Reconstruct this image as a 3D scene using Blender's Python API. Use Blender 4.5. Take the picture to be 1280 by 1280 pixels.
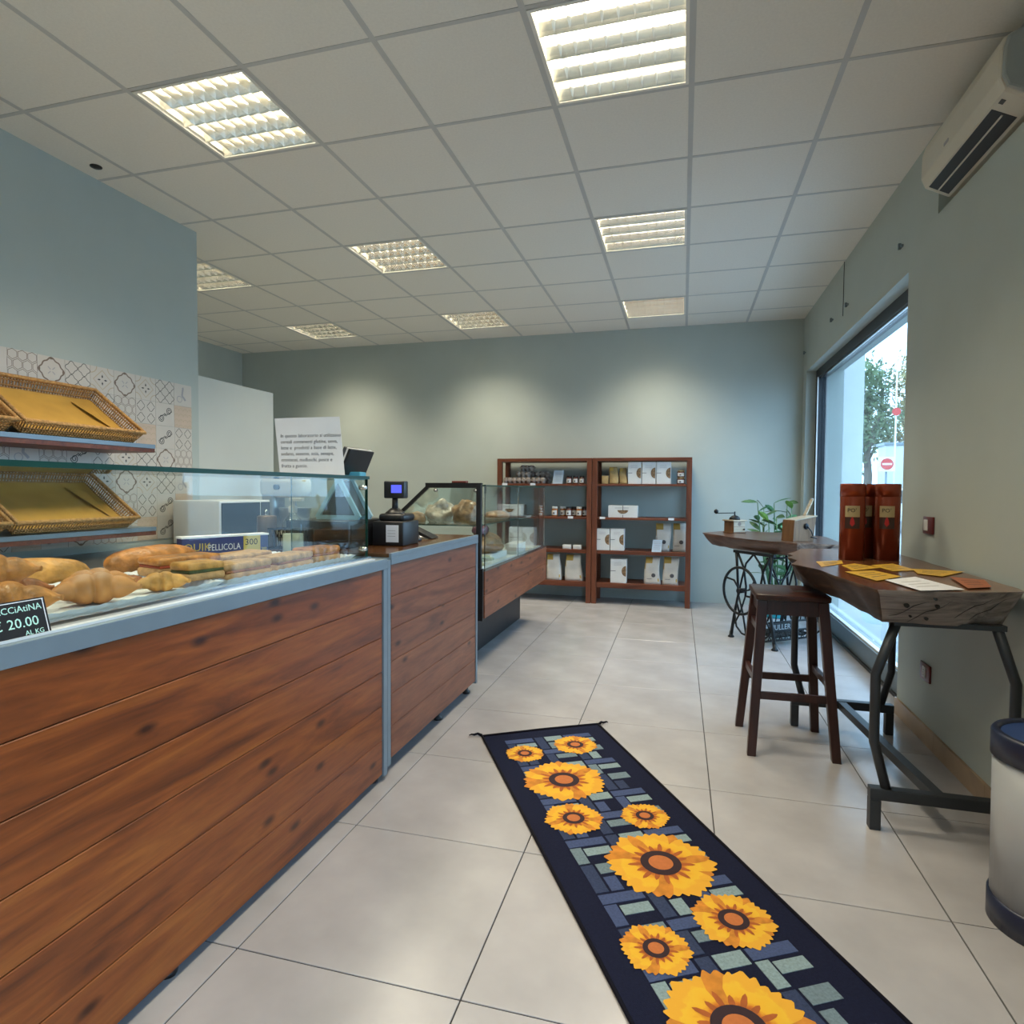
import bpy, bmesh, math, random
from mathutils import Vector, Matrix, noise as mnoise
for o in list(bpy.data.objects): bpy.data.objects.remove(o, do_unlink=True)
scene = bpy.context.scene
C = scene.collection
rnd = random.Random(7)
PI = math.pi
# ------------------------------------------------------------------ camera
FPX, YAW, PITCH, ROLL, EYE = 773.22, 0.2693, -0.0358, 0.0060, 1.19
_f = Vector((-math.sin(YAW)*math.cos(PITCH), math.cos(YAW)*math.cos(PITCH), math.sin(PITCH)))
_r = Vector((math.cos(YAW), math.sin(YAW), 0)); _u = _r.cross(_f)
CR = _r*math.cos(ROLL) + _u*math.sin(ROLL); CU = -_r*math.sin(ROLL) + _u*math.cos(ROLL)
cam = bpy.data.objects.new('camera', bpy.data.cameras.new('camera')); C.objects.link(cam)
cam.matrix_world = Matrix(((CR.x, CU.x, -_f.x, 0), (CR.y, CU.y, -_f.y, 0), (CR.z, CU.z, -_f.z, EYE), (0, 0, 0, 1)))
cam.data.sensor_width = 36; cam.data.lens = FPX/1280*36; cam.data.clip_start = .02; cam.data.clip_end = 300
scene.camera = cam
# ------------------------------------------------------------------ world, light, exposure
SKY_COL, SKY_STR, LAMP_W, LAMP_COL, EXPO = (.48, .75, 1.0), 5.5, 13.5, (1.0, .88, .66), 0.16
w = bpy.data.worlds.new('sky'); scene.world = w; w.use_nodes = True
bg = w.node_tree.nodes['Background']; bg.inputs[0].default_value = (*SKY_COL, 1); bg.inputs[1].default_value = SKY_STR
vs = scene.view_settings; vs.view_transform = 'Standard'; vs.look = 'None'; vs.exposure = EXPO; vs.gamma = 1; vs.use_curve_mapping = False
# ------------------------------------------------------------------ pixel -> place (1280 frame), distance from a touched plane
def ray(x, y): return _f + CR*((x-640)/FPX) + CU*((640-y)/FPX)
def onz(x, y, z): d = ray(x, y); return Vector((0, 0, EYE)) + d*((z-EYE)/d.z)
def ony(x, y, Y): d = ray(x, y); return Vector((0, 0, EYE)) + d*(Y/d.y)
def onx(x, y, X): d = ray(x, y); return Vector((0, 0, EYE)) + d*(X/d.x)
# ------------------------------------------------------------------ materials
def lin(c): return tuple(((v+.055)/1.055)**2.4 if v > .04045 else v/12.92 for v in c)
def srgb(r, g, b): return lin((r/255, g/255, b/255))
def _new(name):
    m = bpy.data.materials.new(name); m.use_nodes = True
    return m, m.node_tree.nodes, m.node_tree.links, m.node_tree.nodes['Principled BSDF']
def mat(name, col, rough=.6, metal=0, var=.08, vscale=12, bump=0, bscale=60, spec=None, emit=None, estr=0, alpha=None, sheen=0):
    m, N, L, b = _new(name)
    b.inputs['Roughness'].default_value = rough; b.inputs['Metallic'].default_value = metal
    if spec is not None: b.inputs['Specular IOR Level'].default_value = spec
    if sheen: b.inputs['Sheen Weight'].default_value = sheen
    tc = N.new('ShaderNodeTexCoord')
    if var:
        n = N.new('ShaderNodeTexNoise'); n.inputs['Scale'].default_value = vscale; n.inputs['Detail'].default_value = 4
        L.new(tc.outputs['Object'], n.inputs['Vector'])
        r = N.new('ShaderNodeValToRGB'); e = r.color_ramp.elements
        e[0].position = .3; e[1].position = .7
        e[0].color = (*[max(0, v*(1-var)) for v in col], 1); e[1].color = (*[min(1, v*(1+var)) for v in col], 1)
        L.new(n.outputs['Fac'], r.inputs['Fac']); L.new(r.outputs['Color'], b.inputs['Base Color'])
    else: b.inputs['Base Color'].default_value = (*col, 1)
    if bump:
        n2 = N.new('ShaderNodeTexNoise'); n2.inputs['Scale'].default_value = bscale; n2.inputs['Detail'].default_value = 3
        L.new(tc.outputs['Object'], n2.inputs['Vector'])
        bp = N.new('ShaderNodeBump'); bp.inputs['Strength'].default_value = bump; bp.inputs['Distance'].default_value = .01
        L.new(n2.outputs['Fac'], bp.inputs['Height']); L.new(bp.outputs['Normal'], b.inputs['Normal'])
    if emit: b.inputs['Emission Color'].default_value = (*emit, 1); b.inputs['Emission Strength'].default_value = estr
    return m
def glass(name, tint=(.93, .97, .96), refl=.96):
    """thin pane: straight-through light plus mirror reflection that grows toward grazing angles"""
    m, N, L, b = _new(name); N.remove(b); out = N['Material Output']
    t = N.new('ShaderNodeBsdfTransparent'); t.inputs[0].default_value = (*tint, 1)
    g = N.new('ShaderNodeBsdfGlossy'); g.inputs['Roughness'].default_value = .01
    lw = N.new('ShaderNodeLayerWeight'); lw.inputs['Blend'].default_value = .5
    pw = N.new('ShaderNodeMath'); pw.operation = 'POWER'; pw.inputs[1].default_value = 5; L.new(lw.outputs['Facing'], pw.inputs[0])
    ma = N.new('ShaderNodeMath'); ma.operation = 'MULTIPLY_ADD'; ma.inputs[1].default_value = refl; ma.inputs[2].default_value = .035; L.new(pw.outputs[0], ma.inputs[0])
    mx = N.new('ShaderNodeMixShader'); L.new(ma.outputs[0], mx.inputs[0]); L.new(t.outputs[0], mx.inputs[1]); L.new(g.outputs[0], mx.inputs[2])
    L.new(mx.outputs[0], out.inputs['Surface']); return m
def wood(name, dark, mid, light, axis='Y', rough=.45, grain=1.0, knots=True, sc=1.0):
    m, N, L, b = _new(name); b.inputs['Roughness'].default_value = rough
    tc = N.new('ShaderNodeTexCoord'); oi = N.new('ShaderNodeObjectInfo')
    mp = N.new('ShaderNodeMapping'); s = {'X': (.9, 9, 9), 'Y': (9, .9, 9), 'Z': (9, 9, .9)}[axis]
    mp.inputs['Scale'].default_value = tuple(v*sc for v in s)
    cb = N.new('ShaderNodeCombineXYZ')
    for k, mul in enumerate((37, 53, 71)):
        mm = N.new('ShaderNodeMath'); mm.operation = 'MULTIPLY'; mm.inputs[1].default_value = mul
        L.new(oi.outputs['Random'], mm.inputs[0]); L.new(mm.outputs[0], cb.inputs[k])
    L.new(cb.outputs[0], mp.inputs['Location']); L.new(tc.outputs['Object'], mp.inputs['Vector'])
    n = N.new('ShaderNodeTexNoise'); n.inputs['Scale'].default_value = 1.6; n.inputs['Detail'].default_value = 9; n.inputs['Distortion'].default_value = 1.1; n.inputs['Roughness'].default_value = .62
    L.new(mp.outputs[0], n.inputs['Vector'])
    r = N.new('ShaderNodeValToRGB'); e = r.color_ramp.elements
    e[0].position = .28; e[0].color = (*dark, 1); e[1].position = .72; e[1].color = (*light, 1)
    k = r.color_ramp.elements.new(.5); k.color = (*mid, 1)
    L.new(n.outputs['Fac'], r.inputs['Fac'])
    n2 = N.new('ShaderNodeTexNoise'); n2.inputs['Scale'].default_value = 9; n2.inputs['Detail'].default_value = 4
    L.new(mp.outputs[0], n2.inputs['Vector'])
    mx = N.new('ShaderNodeMixRGB'); mx.blend_type = 'MULTIPLY'; mx.inputs[0].default_value = .55*grain
    L.new(r.outputs[0], mx.inputs[1]); L.new(n2.outputs['Fac'], mx.inputs[2]); col = mx.outputs[0]
    if knots:
        mp2 = N.new('ShaderNodeMapping'); L.new(cb.outputs[0], mp2.inputs['Location']); L.new(tc.outputs['Object'], mp2.inputs['Vector'])
        se = N.new('ShaderNodeSeparateXYZ'); L.new(mp2.outputs[0], se.inputs[0]); ot = [c for c in 'XYZ' if c != axis]
        su = N.new('ShaderNodeMath'); su.operation = 'ADD'; L.new(se.outputs[ot[0]], su.inputs[0]); L.new(se.outputs[ot[1]], su.inputs[1])
        m7 = N.new('ShaderNodeMath'); m7.operation = 'MULTIPLY'; m7.inputs[1].default_value = 8; L.new(su.outputs[0], m7.inputs[0])
        m2_ = N.new('ShaderNodeMath'); m2_.operation = 'MULTIPLY'; m2_.inputs[1].default_value = 3.4; L.new(se.outputs[axis], m2_.inputs[0])
        cv = N.new('ShaderNodeCombineXYZ'); L.new(m2_.outputs[0], cv.inputs[0]); L.new(m7.outputs[0], cv.inputs[1])
        v = N.new('ShaderNodeTexVoronoi'); v.voronoi_dimensions = '2D'; v.inputs['Scale'].default_value = 1; L.new(cv.outputs[0], v.inputs['Vector'])
        kr = N.new('ShaderNodeValToRGB'); ke = kr.color_ramp.elements
        ke[0].position = .035; ke[0].color = (.20, .14, .12, 1); ke[1].position = .13; ke[1].color = (1, 1, 1, 1)
        L.new(v.outputs['Distance'], kr.inputs['Fac'])
        m2 = N.new('ShaderNodeMixRGB'); m2.blend_type = 'MULTIPLY'; gt = N.new('ShaderNodeMath'); gt.operation = 'GREATER_THAN'; gt.inputs[1].default_value = .5; sc_ = N.new('ShaderNodeSeparateColor'); L.new(v.outputs['Color'], sc_.inputs[0]); L.new(sc_.outputs[0], gt.inputs[0]); L.new(gt.outputs[0], m2.inputs[0])
        L.new(col, m2.inputs[1]); L.new(kr.outputs[0], m2.inputs[2]); col = m2.outputs[0]
    L.new(col, b.inputs['Base Color'])
    bp = N.new('ShaderNodeBump'); bp.inputs['Strength'].default_value = .12; L.new(n2.outputs['Fac'], bp.inputs['Height']); L.new(bp.outputs[0], b.inputs['Normal'])
    return m
M = {}
M['wall'] = mat('wall_paint', (.44, .49, .46), .75, var=.025, vscale=3, bump=.05, bscale=180)
M['wall_white'] = mat('partition_paint', (.56, .58, .54), .75, var=.02, vscale=3)
M['ceil'] = mat('ceiling_tile_mineral', (.76, .73, .66), .9, var=.03, vscale=90, bump=.10, bscale=300)
M['tbar'] = mat('ceiling_runner_metal', (.50, .50, .48), .5, var=.02)
M['grout'] = mat('floor_grout', (.03, .03, .035), .9, var=.1)
M['tile'] = mat('floor_tile_stoneware', (.365, .355, .365), .24, var=.13, vscale=3.5, bump=.015, bscale=40)
M['skirt'] = mat('skirting_tile', (.40, .29, .19), .4, var=.1, vscale=8)
M['plank'] = wood('stained_pine_plank', (.085, .018, .005), (.28, .068, .012), (.42, .125, .022), 'Y', .42)
M['plankred'] = wood('stained_pine_plank_red', (.13, .038, .018), (.26, .085, .038), (.35, .13, .06), 'Y', .42)
M['worktop'] = wood('counter_worktop_wood', (.05, .02, .008), (.11, .045, .015), (.17, .075, .025), 'X', .22, knots=False)
M['steel'] = mat('grey_painted_steel', (.20, .26, .31), .38, .35, var=.04)
M['shelfwood'] = wood('red_stained_shelf_wood', (.10, .025, .010), (.20, .055, .022), (.28, .085, .035), 'Z', .45, knots=False)
M['shelfwoodx'] = wood('red_stained_shelf_board', (.09, .022, .009), (.19, .05, .02), (.27, .08, .032), 'X', .45, knots=False)
M['stool'] = wood('dark_mahogany', (.022, .006, .004), (.045, .012, .008), (.075, .022, .014), 'Z', .35, knots=False)
M['black'] = mat('black_plastic', (.012, .012, .014), .4, var=.1)
M['blackm'] = mat('black_painted_metal', (.018, .019, .022), .45, .3, var=.1)
M['iron'] = mat('cast_iron_black', (.012, .016, .02), .5, .4, var=.2)
M['leg'] = mat('grey_table_steel', (.045, .052, .06), .45, .5, var=.1)
M['white'] = mat('white_plastic', (.72, .72, .70), .4, var=.02)
M['cream'] = mat('cream_plastic', (.62, .58, .48), .4, var=.02)
M['paper'] = mat('white_paper', (.74, .75, .78), .8, var=.02)
M['card'] = mat('white_card_box', (.70, .70, .68), .7, var=.03)
M['ink'] = mat('grey_ink', (.08, .08, .09), .8, var=0)
M['blackink'] = mat('black_ink', (.01, .01, .01), .8, var=0)
M['chrome'] = mat('chrome', (.6, .6, .6), .18, 1, var=0)
M['alu'] = mat('mirror_aluminium', (.80, .78, .72), .25, .9, var=.03)
M['housing'] = mat('white_enamel_housing', (.75, .73, .66), .5, var=.02)
M['tube'] = mat('fluorescent_tube', (1, 1, 1), .5, var=0, emit=(1.0, .93, .74), estr=12)
M['glass'] = glass('clear_glass'); M['winglass'] = glass('window_glass', (.94, .97, 1.0))
M['gedge'] = mat('green_glass_edge', (.008, .05, .04), .35, var=.1, spec=.25)
M['wicker'] = mat('woven_wicker', (.46, .25, .085), .7, var=.35, vscale=70, bump=.6, bscale=120)
M['kraft'] = mat('yellow_kraft_paper', (.52, .29, .05), .8, var=.1, vscale=7, bump=.1, bscale=12)
# ------------------------------------------------------------------ mesh helpers
class MB:
    def __init__(s): s.v, s.f, s.m, s.sm = [], [], [], []
    def quad(s, pts, mi=0, smooth=False):
        n = len(s.v); s.v += [tuple(p) for p in pts]; s.f.append(tuple(range(n, n+len(pts)))); s.m.append(mi); s.sm.append(smooth); return s
    def box(s, a, b, mi=0, mx=None, side=None):
        x0, y0, z0 = a; x1, y1, z1 = b; n = len(s.v)
        P = [(x0,y0,z0),(x1,y0,z0),(x1,y1,z0),(x0,y1,z0),(x0,y0,z1),(x1,y0,z1),(x1,y1,z1),(x0,y1,z1)]
        if mx is not None: P = [tuple(mx @ Vector(p)) for p in P]
        s.v += P
        for f in ((0,3,2,1),(4,5,6,7),(0,1,5,4),(1,2,6,5),(2,3,7,6),(3,0,4,7)): s.f.append(tuple(n+i for i in f)); s.m.append(mi); s.sm.append(False)
        return s
    def hexa(s, P, mi=0):
        n = len(s.v); s.v += [tuple(p) for p in P]
        for f in ((0,3,2,1),(4,5,6,7),(0,1,5,4),(1,2,6,5),(2,3,7,6),(3,0,4,7)): s.f.append(tuple(n+i for i in f)); s.m.append(mi); s.sm.append(False)
        return s
    def beam(s, p, q, w, h=None, mi=0, up=(0, 0, 1)):
        p, q = Vector(p), Vector(q); d = (q-p); L = d.length; d.normalize(); h = h or w
        a = d.cross(Vector(up));
        if a.length < 1e-4: a = d.cross(Vector((1, 0, 0)))
        a.normalize(); b = a.cross(d)
        P = []
        for t in (p, q):
            for sa, sb in ((-1,-1),(1,-1),(1,1),(-1,1)): P.append(t + a*(sa*w/2) + b*(sb*h/2))
        return s.hexa(P, mi)
    def tube(s, pts, r, n=8, mi=0, closed=False, cap=True, flat=1.0):
        pts = [Vector(p) for p in pts]; k = len(pts); rs = r if isinstance(r, (list, tuple)) else [r]*k
        base = len(s.v); prev = None
        for i, p in enumerate(pts):
            if closed: d = pts[(i+1) % k]-pts[i-1]
            else: d = pts[min(i+1, k-1)]-pts[max(i-1, 0)]
            d.normalize()
            if prev is None:
                a = d.cross(Vector((0, 0, 1)))
                if a.length < 1e-3: a = d.cross(Vector((1, 0, 0)))
            else: a = prev - d*prev.dot(d)
            a.normalize(); prev = a; b = d.cross(a)
            for j in range(n):
                t = 2*PI*j/n; s.v.append(tuple(p + a*(rs[i]*math.cos(t)) + b*(rs[i]*flat*math.sin(t))))
        for i in range(k if closed else k-1):
            for j in range(n):
                i2 = (i+1) % k; s.f.append((base+i*n+j, base+i*n+(j+1) % n, base+i2*n+(j+1) % n, base+i2*n+j)); s.m.append(mi); s.sm.append(True)
        if cap and not closed:
            s.f.append(tuple(base+j for j in reversed(range(n)))); s.m.append(mi); s.sm.append(False)
            s.f.append(tuple(base+(k-1)*n+j for j in range(n))); s.m.append(mi); s.sm.append(False)
        return s
    def lathe(s, prof, c=(0, 0, 0), n=20, mi=0, smooth=True, mx=None, sx=1, sy=1):
        base = len(s.v)
        for r, z in prof:
            for j in range(n):
                t = 2*PI*j/n; p = Vector((c[0]+sx*r*math.cos(t), c[1]+sy*r*math.sin(t), c[2]+z)); s.v.append(tuple(mx @ p if mx is not None else p))
        for i in range(len(prof)-1):
            for j in range(n): s.f.append((base+i*n+j, base+i*n+(j+1) % n, base+(i+1)*n+(j+1) % n, base+(i+1)*n+j)); s.m.append(mi); s.sm.append(smooth)
        if prof[0][0] > 1e-5: s.f.append(tuple(base+j for j in reversed(range(n)))); s.m.append(mi); s.sm.append(False)
        if prof[-1][0] > 1e-5: s.f.append(tuple(base+(len(prof)-1)*n+j for j in range(n))); s.m.append(mi); s.sm.append(False)
        return s
    def prism(s, poly, z0, z1, mi=0, ms=None, fn=None, poly2=None):
        """outline poly (x,y) from z0 to z1; fn maps local -> other axes"""
        n = len(poly); base = len(s.v); fn = fn or (lambda p: p); poly2 = poly2 or poly
        for (x, y) in poly: s.v.append(tuple(fn((x, y, z0))))
        for (x, y) in poly2: s.v.append(tuple(fn((x, y, z1))))
        s.f.append(tuple(base+i for i in reversed(range(n)))); s.m.append(mi); s.sm.append(False)
        s.f.append(tuple(base+n+i for i in range(n))); s.m.append(mi); s.sm.append(False)
        for i in range(n):
            j = (i+1) % n; s.f.append((base+i, base+j, base+n+j, base+n+i)); s.m.append(ms if ms is not None else mi); s.sm.append(False)
        return s
    def ribbon(s, pts, w, fn, mi=0, closed=False):
        """flat band of width w along 2-D points, placed by fn(u,v)->xyz"""
        k = len(pts); L, R = [], []
        for i in range(k):
            a = pts[i-1] if (closed or i > 0) else pts[i]; b = pts[(i+1) % k] if (closed or i < k-1) else pts[i]
            dx, dy = b[0]-a[0], b[1]-a[1]; l = math.hypot(dx, dy) or 1; nx, ny = -dy/l*w/2, dx/l*w/2
            L.append(fn(pts[i][0]+nx, pts[i][1]+ny)); R.append(fn(pts[i][0]-nx, pts[i][1]-ny))
        for i in range(k if closed else k-1):
            j = (i+1) % k; s.quad([R[i], R[j], L[j], L[i]], mi)
        return s
    def mesh(s, name, mats, off=(0, 0, 0)):
        me = bpy.data.meshes.new(name); ox, oy, oz = off
        me.from_pydata([(x-ox, y-oy, z-oz) for x, y, z in s.v], [], s.f)
        for m in (mats if isinstance(mats, (list, tuple)) else [mats]): me.materials.append(M[m] if isinstance(m, str) else m)
        for p, mi, sm in zip(me.polygons, s.m, s.sm): p.material_index = mi; p.use_smooth = sm
        me.update(); return me
    def build(s, name, mats, parent=None, off=None, loc=None, rot=None, bevel=0, sub=0, fix=False):
        if off is None: off = tuple(parent.location) if (parent is not None and parent.get('_w')) else (0, 0, 0)
        me = s.mesh(name, mats, off)
        if fix:
            bm = bmesh.new(); bm.from_mesh(me); bmesh.ops.remove_doubles(bm, verts=bm.verts, dist=1e-5); bmesh.ops.recalc_face_normals(bm, faces=bm.faces); bm.to_mesh(me); bm.free()
        return put(name, me, parent, loc, rot, bevel, sub)
def put(name, me, parent=None, loc=None, rot=None, bevel=0, sub=0):
    o = bpy.data.objects.new(name, me); C.objects.link(o); o.parent = parent
    if loc is not None: o.location = loc
    if rot is not None: o.rotation_euler = rot
    if bevel:
        b = o.modifiers.new('bevel', 'BEVEL'); b.width = bevel; b.segments = 2; b.limit_method = 'ANGLE'; b.angle_limit = .9
    if sub:
        b = o.modifiers.new('smooth', 'SUBSURF'); b.levels = sub; b.render_levels = sub
    return o
def tag(o, label, cat, group=None, kind=None):
    if label: o['label'] = label
    if cat: o['category'] = cat
    if group: o['group'] = group
    if kind: o['kind'] = kind
    return o
def struct(o): o['kind'] = 'structure'; return o
def thing(name, label, cat, loc=(0, 0, 0), rz=0, group=None, world=False):
    """Empty at the base of a thing; world=True means its parts are written in room coordinates"""
    o = bpy.data.objects.new(name, None); C.objects.link(o); o.location = loc; o.rotation_euler = (0, 0, rz); o.empty_display_size = .05
    if world: o['_w'] = 1
    return tag(o, label, cat, group)
def dup(o, loc=None, rot=None, label=None, parent=None):
    c = o.copy(); C.objects.link(c); c.parent = parent
    if loc is not None: c.location = loc
    if rot is not None: c.rotation_euler = rot
    if label: c['label'] = label
    for ch in list(o.children): dup(ch, parent=c)
    return c
_txt = {}
def lettering(s, size, material, parent, mx, name='lettering', align='LEFT', off=(0, 0, 0)):
    key = (s, size, align)
    if key not in _txt:
        cu = bpy.data.curves.new('text', 'FONT'); cu.body = s; cu.size = size; cu.align_x = align; cu.extrude = .0002; cu.resolution_u = 2
        ob = bpy.data.objects.new('text', cu); C.objects.link(ob); bpy.context.view_layer.update()
        me = bpy.data.meshes.new_from_object(ob.evaluated_get(bpy.context.evaluated_depsgraph_get()))
        bpy.data.objects.remove(ob); bpy.data.curves.remove(cu); _txt[key] = me
    me = _txt[key].copy(); me.materials.clear(); me.materials.append(M[material])
    me.transform(mx); me.transform(Matrix.Translation(-Vector(off)))
    return put(name, me, parent)
def frame_mx(o, x, y):
    """matrix taking text (x right, y up) to a plane with origin o and axes x, y"""
    x, y = Vector(x).normalized(), Vector(y).normalized(); z = x.cross(y)
    return Matrix(((x.x, y.x, z.x, o[0]), (x.y, y.y, z.y, o[1]), (x.z, y.z, z.z, o[2]), (0, 0, 0, 1)))
def rbox(a, b, r=.01, seg=2):
    """box with rounded edges as MB"""
    bm = bmesh.new(); bmesh.ops.create_cube(bm, size=1)
    for v in bm.verts: v.co = Vector([(a[i]+b[i])/2 + v.co[i]*(b[i]-a[i]) for i in range(3)])
    bmesh.ops.bevel(bm, geom=list(bm.edges), offset=r, segments=seg, affect='EDGES', profile=.5)
    m = MB(); m.v = [tuple(v.co) for v in bm.verts]; bm.verts.index_update()
    for f in bm.faces: m.f.append(tuple(v.index for v in f.verts)); m.m.append(0); m.sm.append(seg > 1)
    bm.free(); return m
# ================================================================== THE ROOM
H = 2.94; BX0, BX1, BY0, BY1 = -5.70, 1.28, -2.7, 7.0
# floor: grout bed with stoneware tiles proud of it
FX, FY, FS, FA = -.4974, 3.768, .6118, .0061
fl = struct(MB().box((BX0-FX, BY0-FY, -.14), (BX1-FX, BY1-FY, -.004)).build('floor', 'grout', loc=(FX, FY, 0), rot=(0, 0, FA)))
tile_me = rbox((.0018, .0018, -.004), (FS-.0018, FS-.0018, 0), .0012, 1)
for f_ in range(len(tile_me.sm)): tile_me.sm[f_] = False
tile_me = tile_me.mesh('floor_tile', 'tile')
for i in range(-9, 4):
    for j in range(-11, 7):
        x0, y0 = i*FS, j*FS; cx0, cx1 = max(x0, BX0-FX), min(x0+FS, BX1-FX); cy0, cy1 = max(y0, BY0-FY), min(y0+FS, BY1-FY)
        if cx1-cx0 < .02 or cy1-cy0 < .02: continue
        if cx1-cx0 > FS-.001 and cy1-cy0 > FS-.001: put('floor_tile', tile_me, fl, (x0, y0, 0))
        else: MB().box((cx0+.0018, cy0+.0018, -.004), (cx1-.0018, cy1-.0018, 0)).build('floor_tile', 'tile', fl)
# ceiling: mineral tiles on a runner grid under a slab; light fittings take whole cells
GX, GY, GS = -1.1907, 2.837, .6
ce = struct(MB().box((BX0-.1, BY0-.1, 3.10), (1.6, BY1+.1, 3.2)).build('ceiling', 'ceil'))
LIGHTS = [(i, j) for i in (-5, -2, 1) for j in (-7, -4, -1, 2, 5) if not (i == -5 and j < 2)]
ct = MB().box((.011, .011, 0), (GS-.011, GS-.011, .014)).mesh('ceiling_tile', 'ceil')
for i in range(-8, 5):
    for j in range(-10, 8):
        if (i, j) in LIGHTS: continue
        x0, y0 = GX+i*GS, GY+j*GS; cx0, cx1 = max(x0, BX0), min(x0+GS, 1.30); cy0, cy1 = max(y0, BY0), min(y0+GS, BY1)
        if cx1-cx0 < .03 or cy1-cy0 < .03: continue
        if cx1-cx0 > GS-.001 and cy1-cy0 > GS-.001: put('ceiling_tile', ct, ce, (x0, y0, H))
        else: MB().box((cx0+.011, cy0+.011, H), (cx1-.011, cy1-.011, H+.014)).build('ceiling_tile', 'ceil', ce)
for i in range(-7, 5):
    x = GX+i*GS; MB().box((x-.012, BY0, H-.0015), (x+.012, BY1, H+.03)).build('ceiling_runner', 'tbar', ce)
for j in range(-9, 7):
    y = GY+j*GS; MB().box((BX0, y-.0095, H-.001), (1.29, y+.0095, H+.025)).build('cross_tee', 'tbar', ce)
# walls
def wall(name, a, b, m='wall'): return struct(MB().box(a, b).build(name, m))
XR, YB = 1.13, 6.88
wall('wall_back', (-5.75, YB, -.14), (1.5, 7.08, 3.1))
wl = wall('wall_left', (-3.44, -2.8, -.14), (-3.24, 3.57, 3.1))
wall('wall_partition', (-3.315, 3.57, -.14), (-3.255, 4.40, 1.97), 'wall_white')
wall('wall_far_left', (-5.75, 3.37, -.14), (-5.55, YB, 3.1))
wall('wall_side', (-5.55, 3.37, -.14), (-3.44, 3.57, 3.1))
wall('wall_front', (-3.24, -2.9, -.14), (1.5, -2.7, 3.1))
wall('wall_right', (XR, .70, -.14), (1.5, 3.74, 2.49))
wall('wall_right_upper', (1.25, .70, 2.49), (1.5, 3.45, 3.1))
wall('wall_over_window', (1.16, 3.45, 2.38), (1.5, YB, 3.1))
wall('wall_window_return', (1.16, 6.72, -.14), (1.5, YB, 2.38))
wall('wall_over_entrance', (XR, -2.7, 2.38), (1.5, .70, 3.1))
wall('wall_entrance_return', (XR, -2.7, -.14), (1.5, -2.2, 2.38))
bb = struct(MB().box((XR-.012, 3.70, 0), (XR, 3.74, .085)).build('baseboard_right', 'skirt'))
for k in range(6): MB().box((XR-.012, .70+k*.5+.001, 0), (XR, .70+(k+1)*.5-.001, .085)).build('skirting_tile', 'skirt', bb)
# shop windows
M['framegrey'] = mat('window_frame_grey', (.16, .20, .22), .4, .3, var=.05)
M['framedark'] = mat('window_frame_dark', (.02, .022, .026), .4, .3, var=.05)
def window(name, y0, y1, mull):
    r = struct(MB().box((1.215, y0, -.01), (1.325, y1, .15)).build(name, 'framegrey'))
    MB().box((1.20, y0, -.01), (1.215, y1, .018)).build('floor_track', 'framedark', r)
    MB().box((1.23, y0, .15), (1.262, y1, .162)).build('glazing_bead', 'white', r)
    MB().box((1.25, y0, 2.30), (1.34, y1, 2.38)).build('head_rail', 'framedark', r)
    MB().box((1.262, y0, 2.285), (1.275, y1, 2.30)).build('head_bead', 'chrome', r)
    for a, b in mull: MB().box((1.25, a, .15), (1.33, b, 2.30)).build('upright', 'framedark', r)
    for a, b in mull: MB().box((1.24, a-.022, .15), (1.25, a-.006, 2.30)).build('upright_bead', 'white', r)
    ys = [y0]+[v for ab in sorted(mull) for v in ab]+[y1]
    for a, b in zip(ys[0::2], ys[1::2]):
        if b-a > .05: MB().box((1.285, a, .162), (1.293, b, 2.285)).build('pane', 'winglass', r)
    return r
window('window_1', 3.74, 6.72, [(6.62, 6.72)])
window('window_2', -2.2, .70, [(-.8, -.72)])
# small fixings left on the beam over the window
for k, (x, y) in enumerate(((1128, 308), (1060, 381), (1041, 400), (1007, 441))):
    p = onx(x, y, 1.16); b = MB().box((p.x-.012, p.y-.02, p.z-.006), (p.x, p.y+.02, p.z+.006)).box((p.x-.022, p.y-.007, p.z-.016), (p.x-.008, p.y+.007, p.z+.016))
    tag(b.build('wall_bracket', 'framegrey', off=(p.x, p.y, p.z), loc=p), ['small grey clip on the window beam, closest to the air conditioner', 'small grey clip right beside the hanging wire on the window beam', 'small grey clip on the window beam between wire and back corner', 'small grey clip on the window beam touching the back wall corner'][k], 'bracket', 'clips on the window beam')
tag(MB().tube([(1.157, 5.27, 2.94), (1.156, 5.27, 2.53)], .0025, 6).build('cable', 'blackm'), 'thin dark wire hanging from the ceiling down the window beam', 'cable')
# recessed louvred ceiling lights
def light_fitting():
    r = thing('ceiling_light', 'x', 'ceiling light', (0, 0, H), group='louvred fluorescent ceiling lights')
    a, b = .012, .588
    hs = MB()
    hs.quad([(a,a,.09),(a,b,.09),(b,b,.09),(b,a,.09)])
    for p, q in (((a,a),(b,a)),((b,a),(b,b)),((b,b),(a,b)),((a,b),(a,a))): hs.quad([(*p,0),(*q,0),(*q,.09),(*p,.09)])
    hs.build('housing', 'housing', r)
    fr = MB()
    for A, B in (((a,a),(b,a+.014)),((a,b-.014),(b,b)),((a,a),(a+.014,b)),((b-.014,a),(b,b))): fr.box((*A,-.003),(*B,.006))
    fr.build('frame', 'housing', r)
    ys = [.026+.137*(k+.5) for k in range(4)]
    for y in ys: MB().tube([(.03, y, .062), (.57, y, .062)], .012, 10).build('tube', 'tube', r)
    for k in range(5):
        y = .026+.137*k; t = .020
        MB().prism([(y-t, .045), (y-.006, .018), (y, .002), (y+.006, .018), (y+t, .045)], .026, .574, fn=lambda p: (p[2], p[0], p[1])).build('reflector_blade', 'alu', r)
    for k in range(1, 9):
        x = .026+.548*k/9
        MB().prism([(x-.007, .042), (x, .004), (x+.007, .042)], .026, .574, fn=lambda p: (p[0], p[2], p[1])).build('cross_blade', 'alu', r)
    return r
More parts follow.
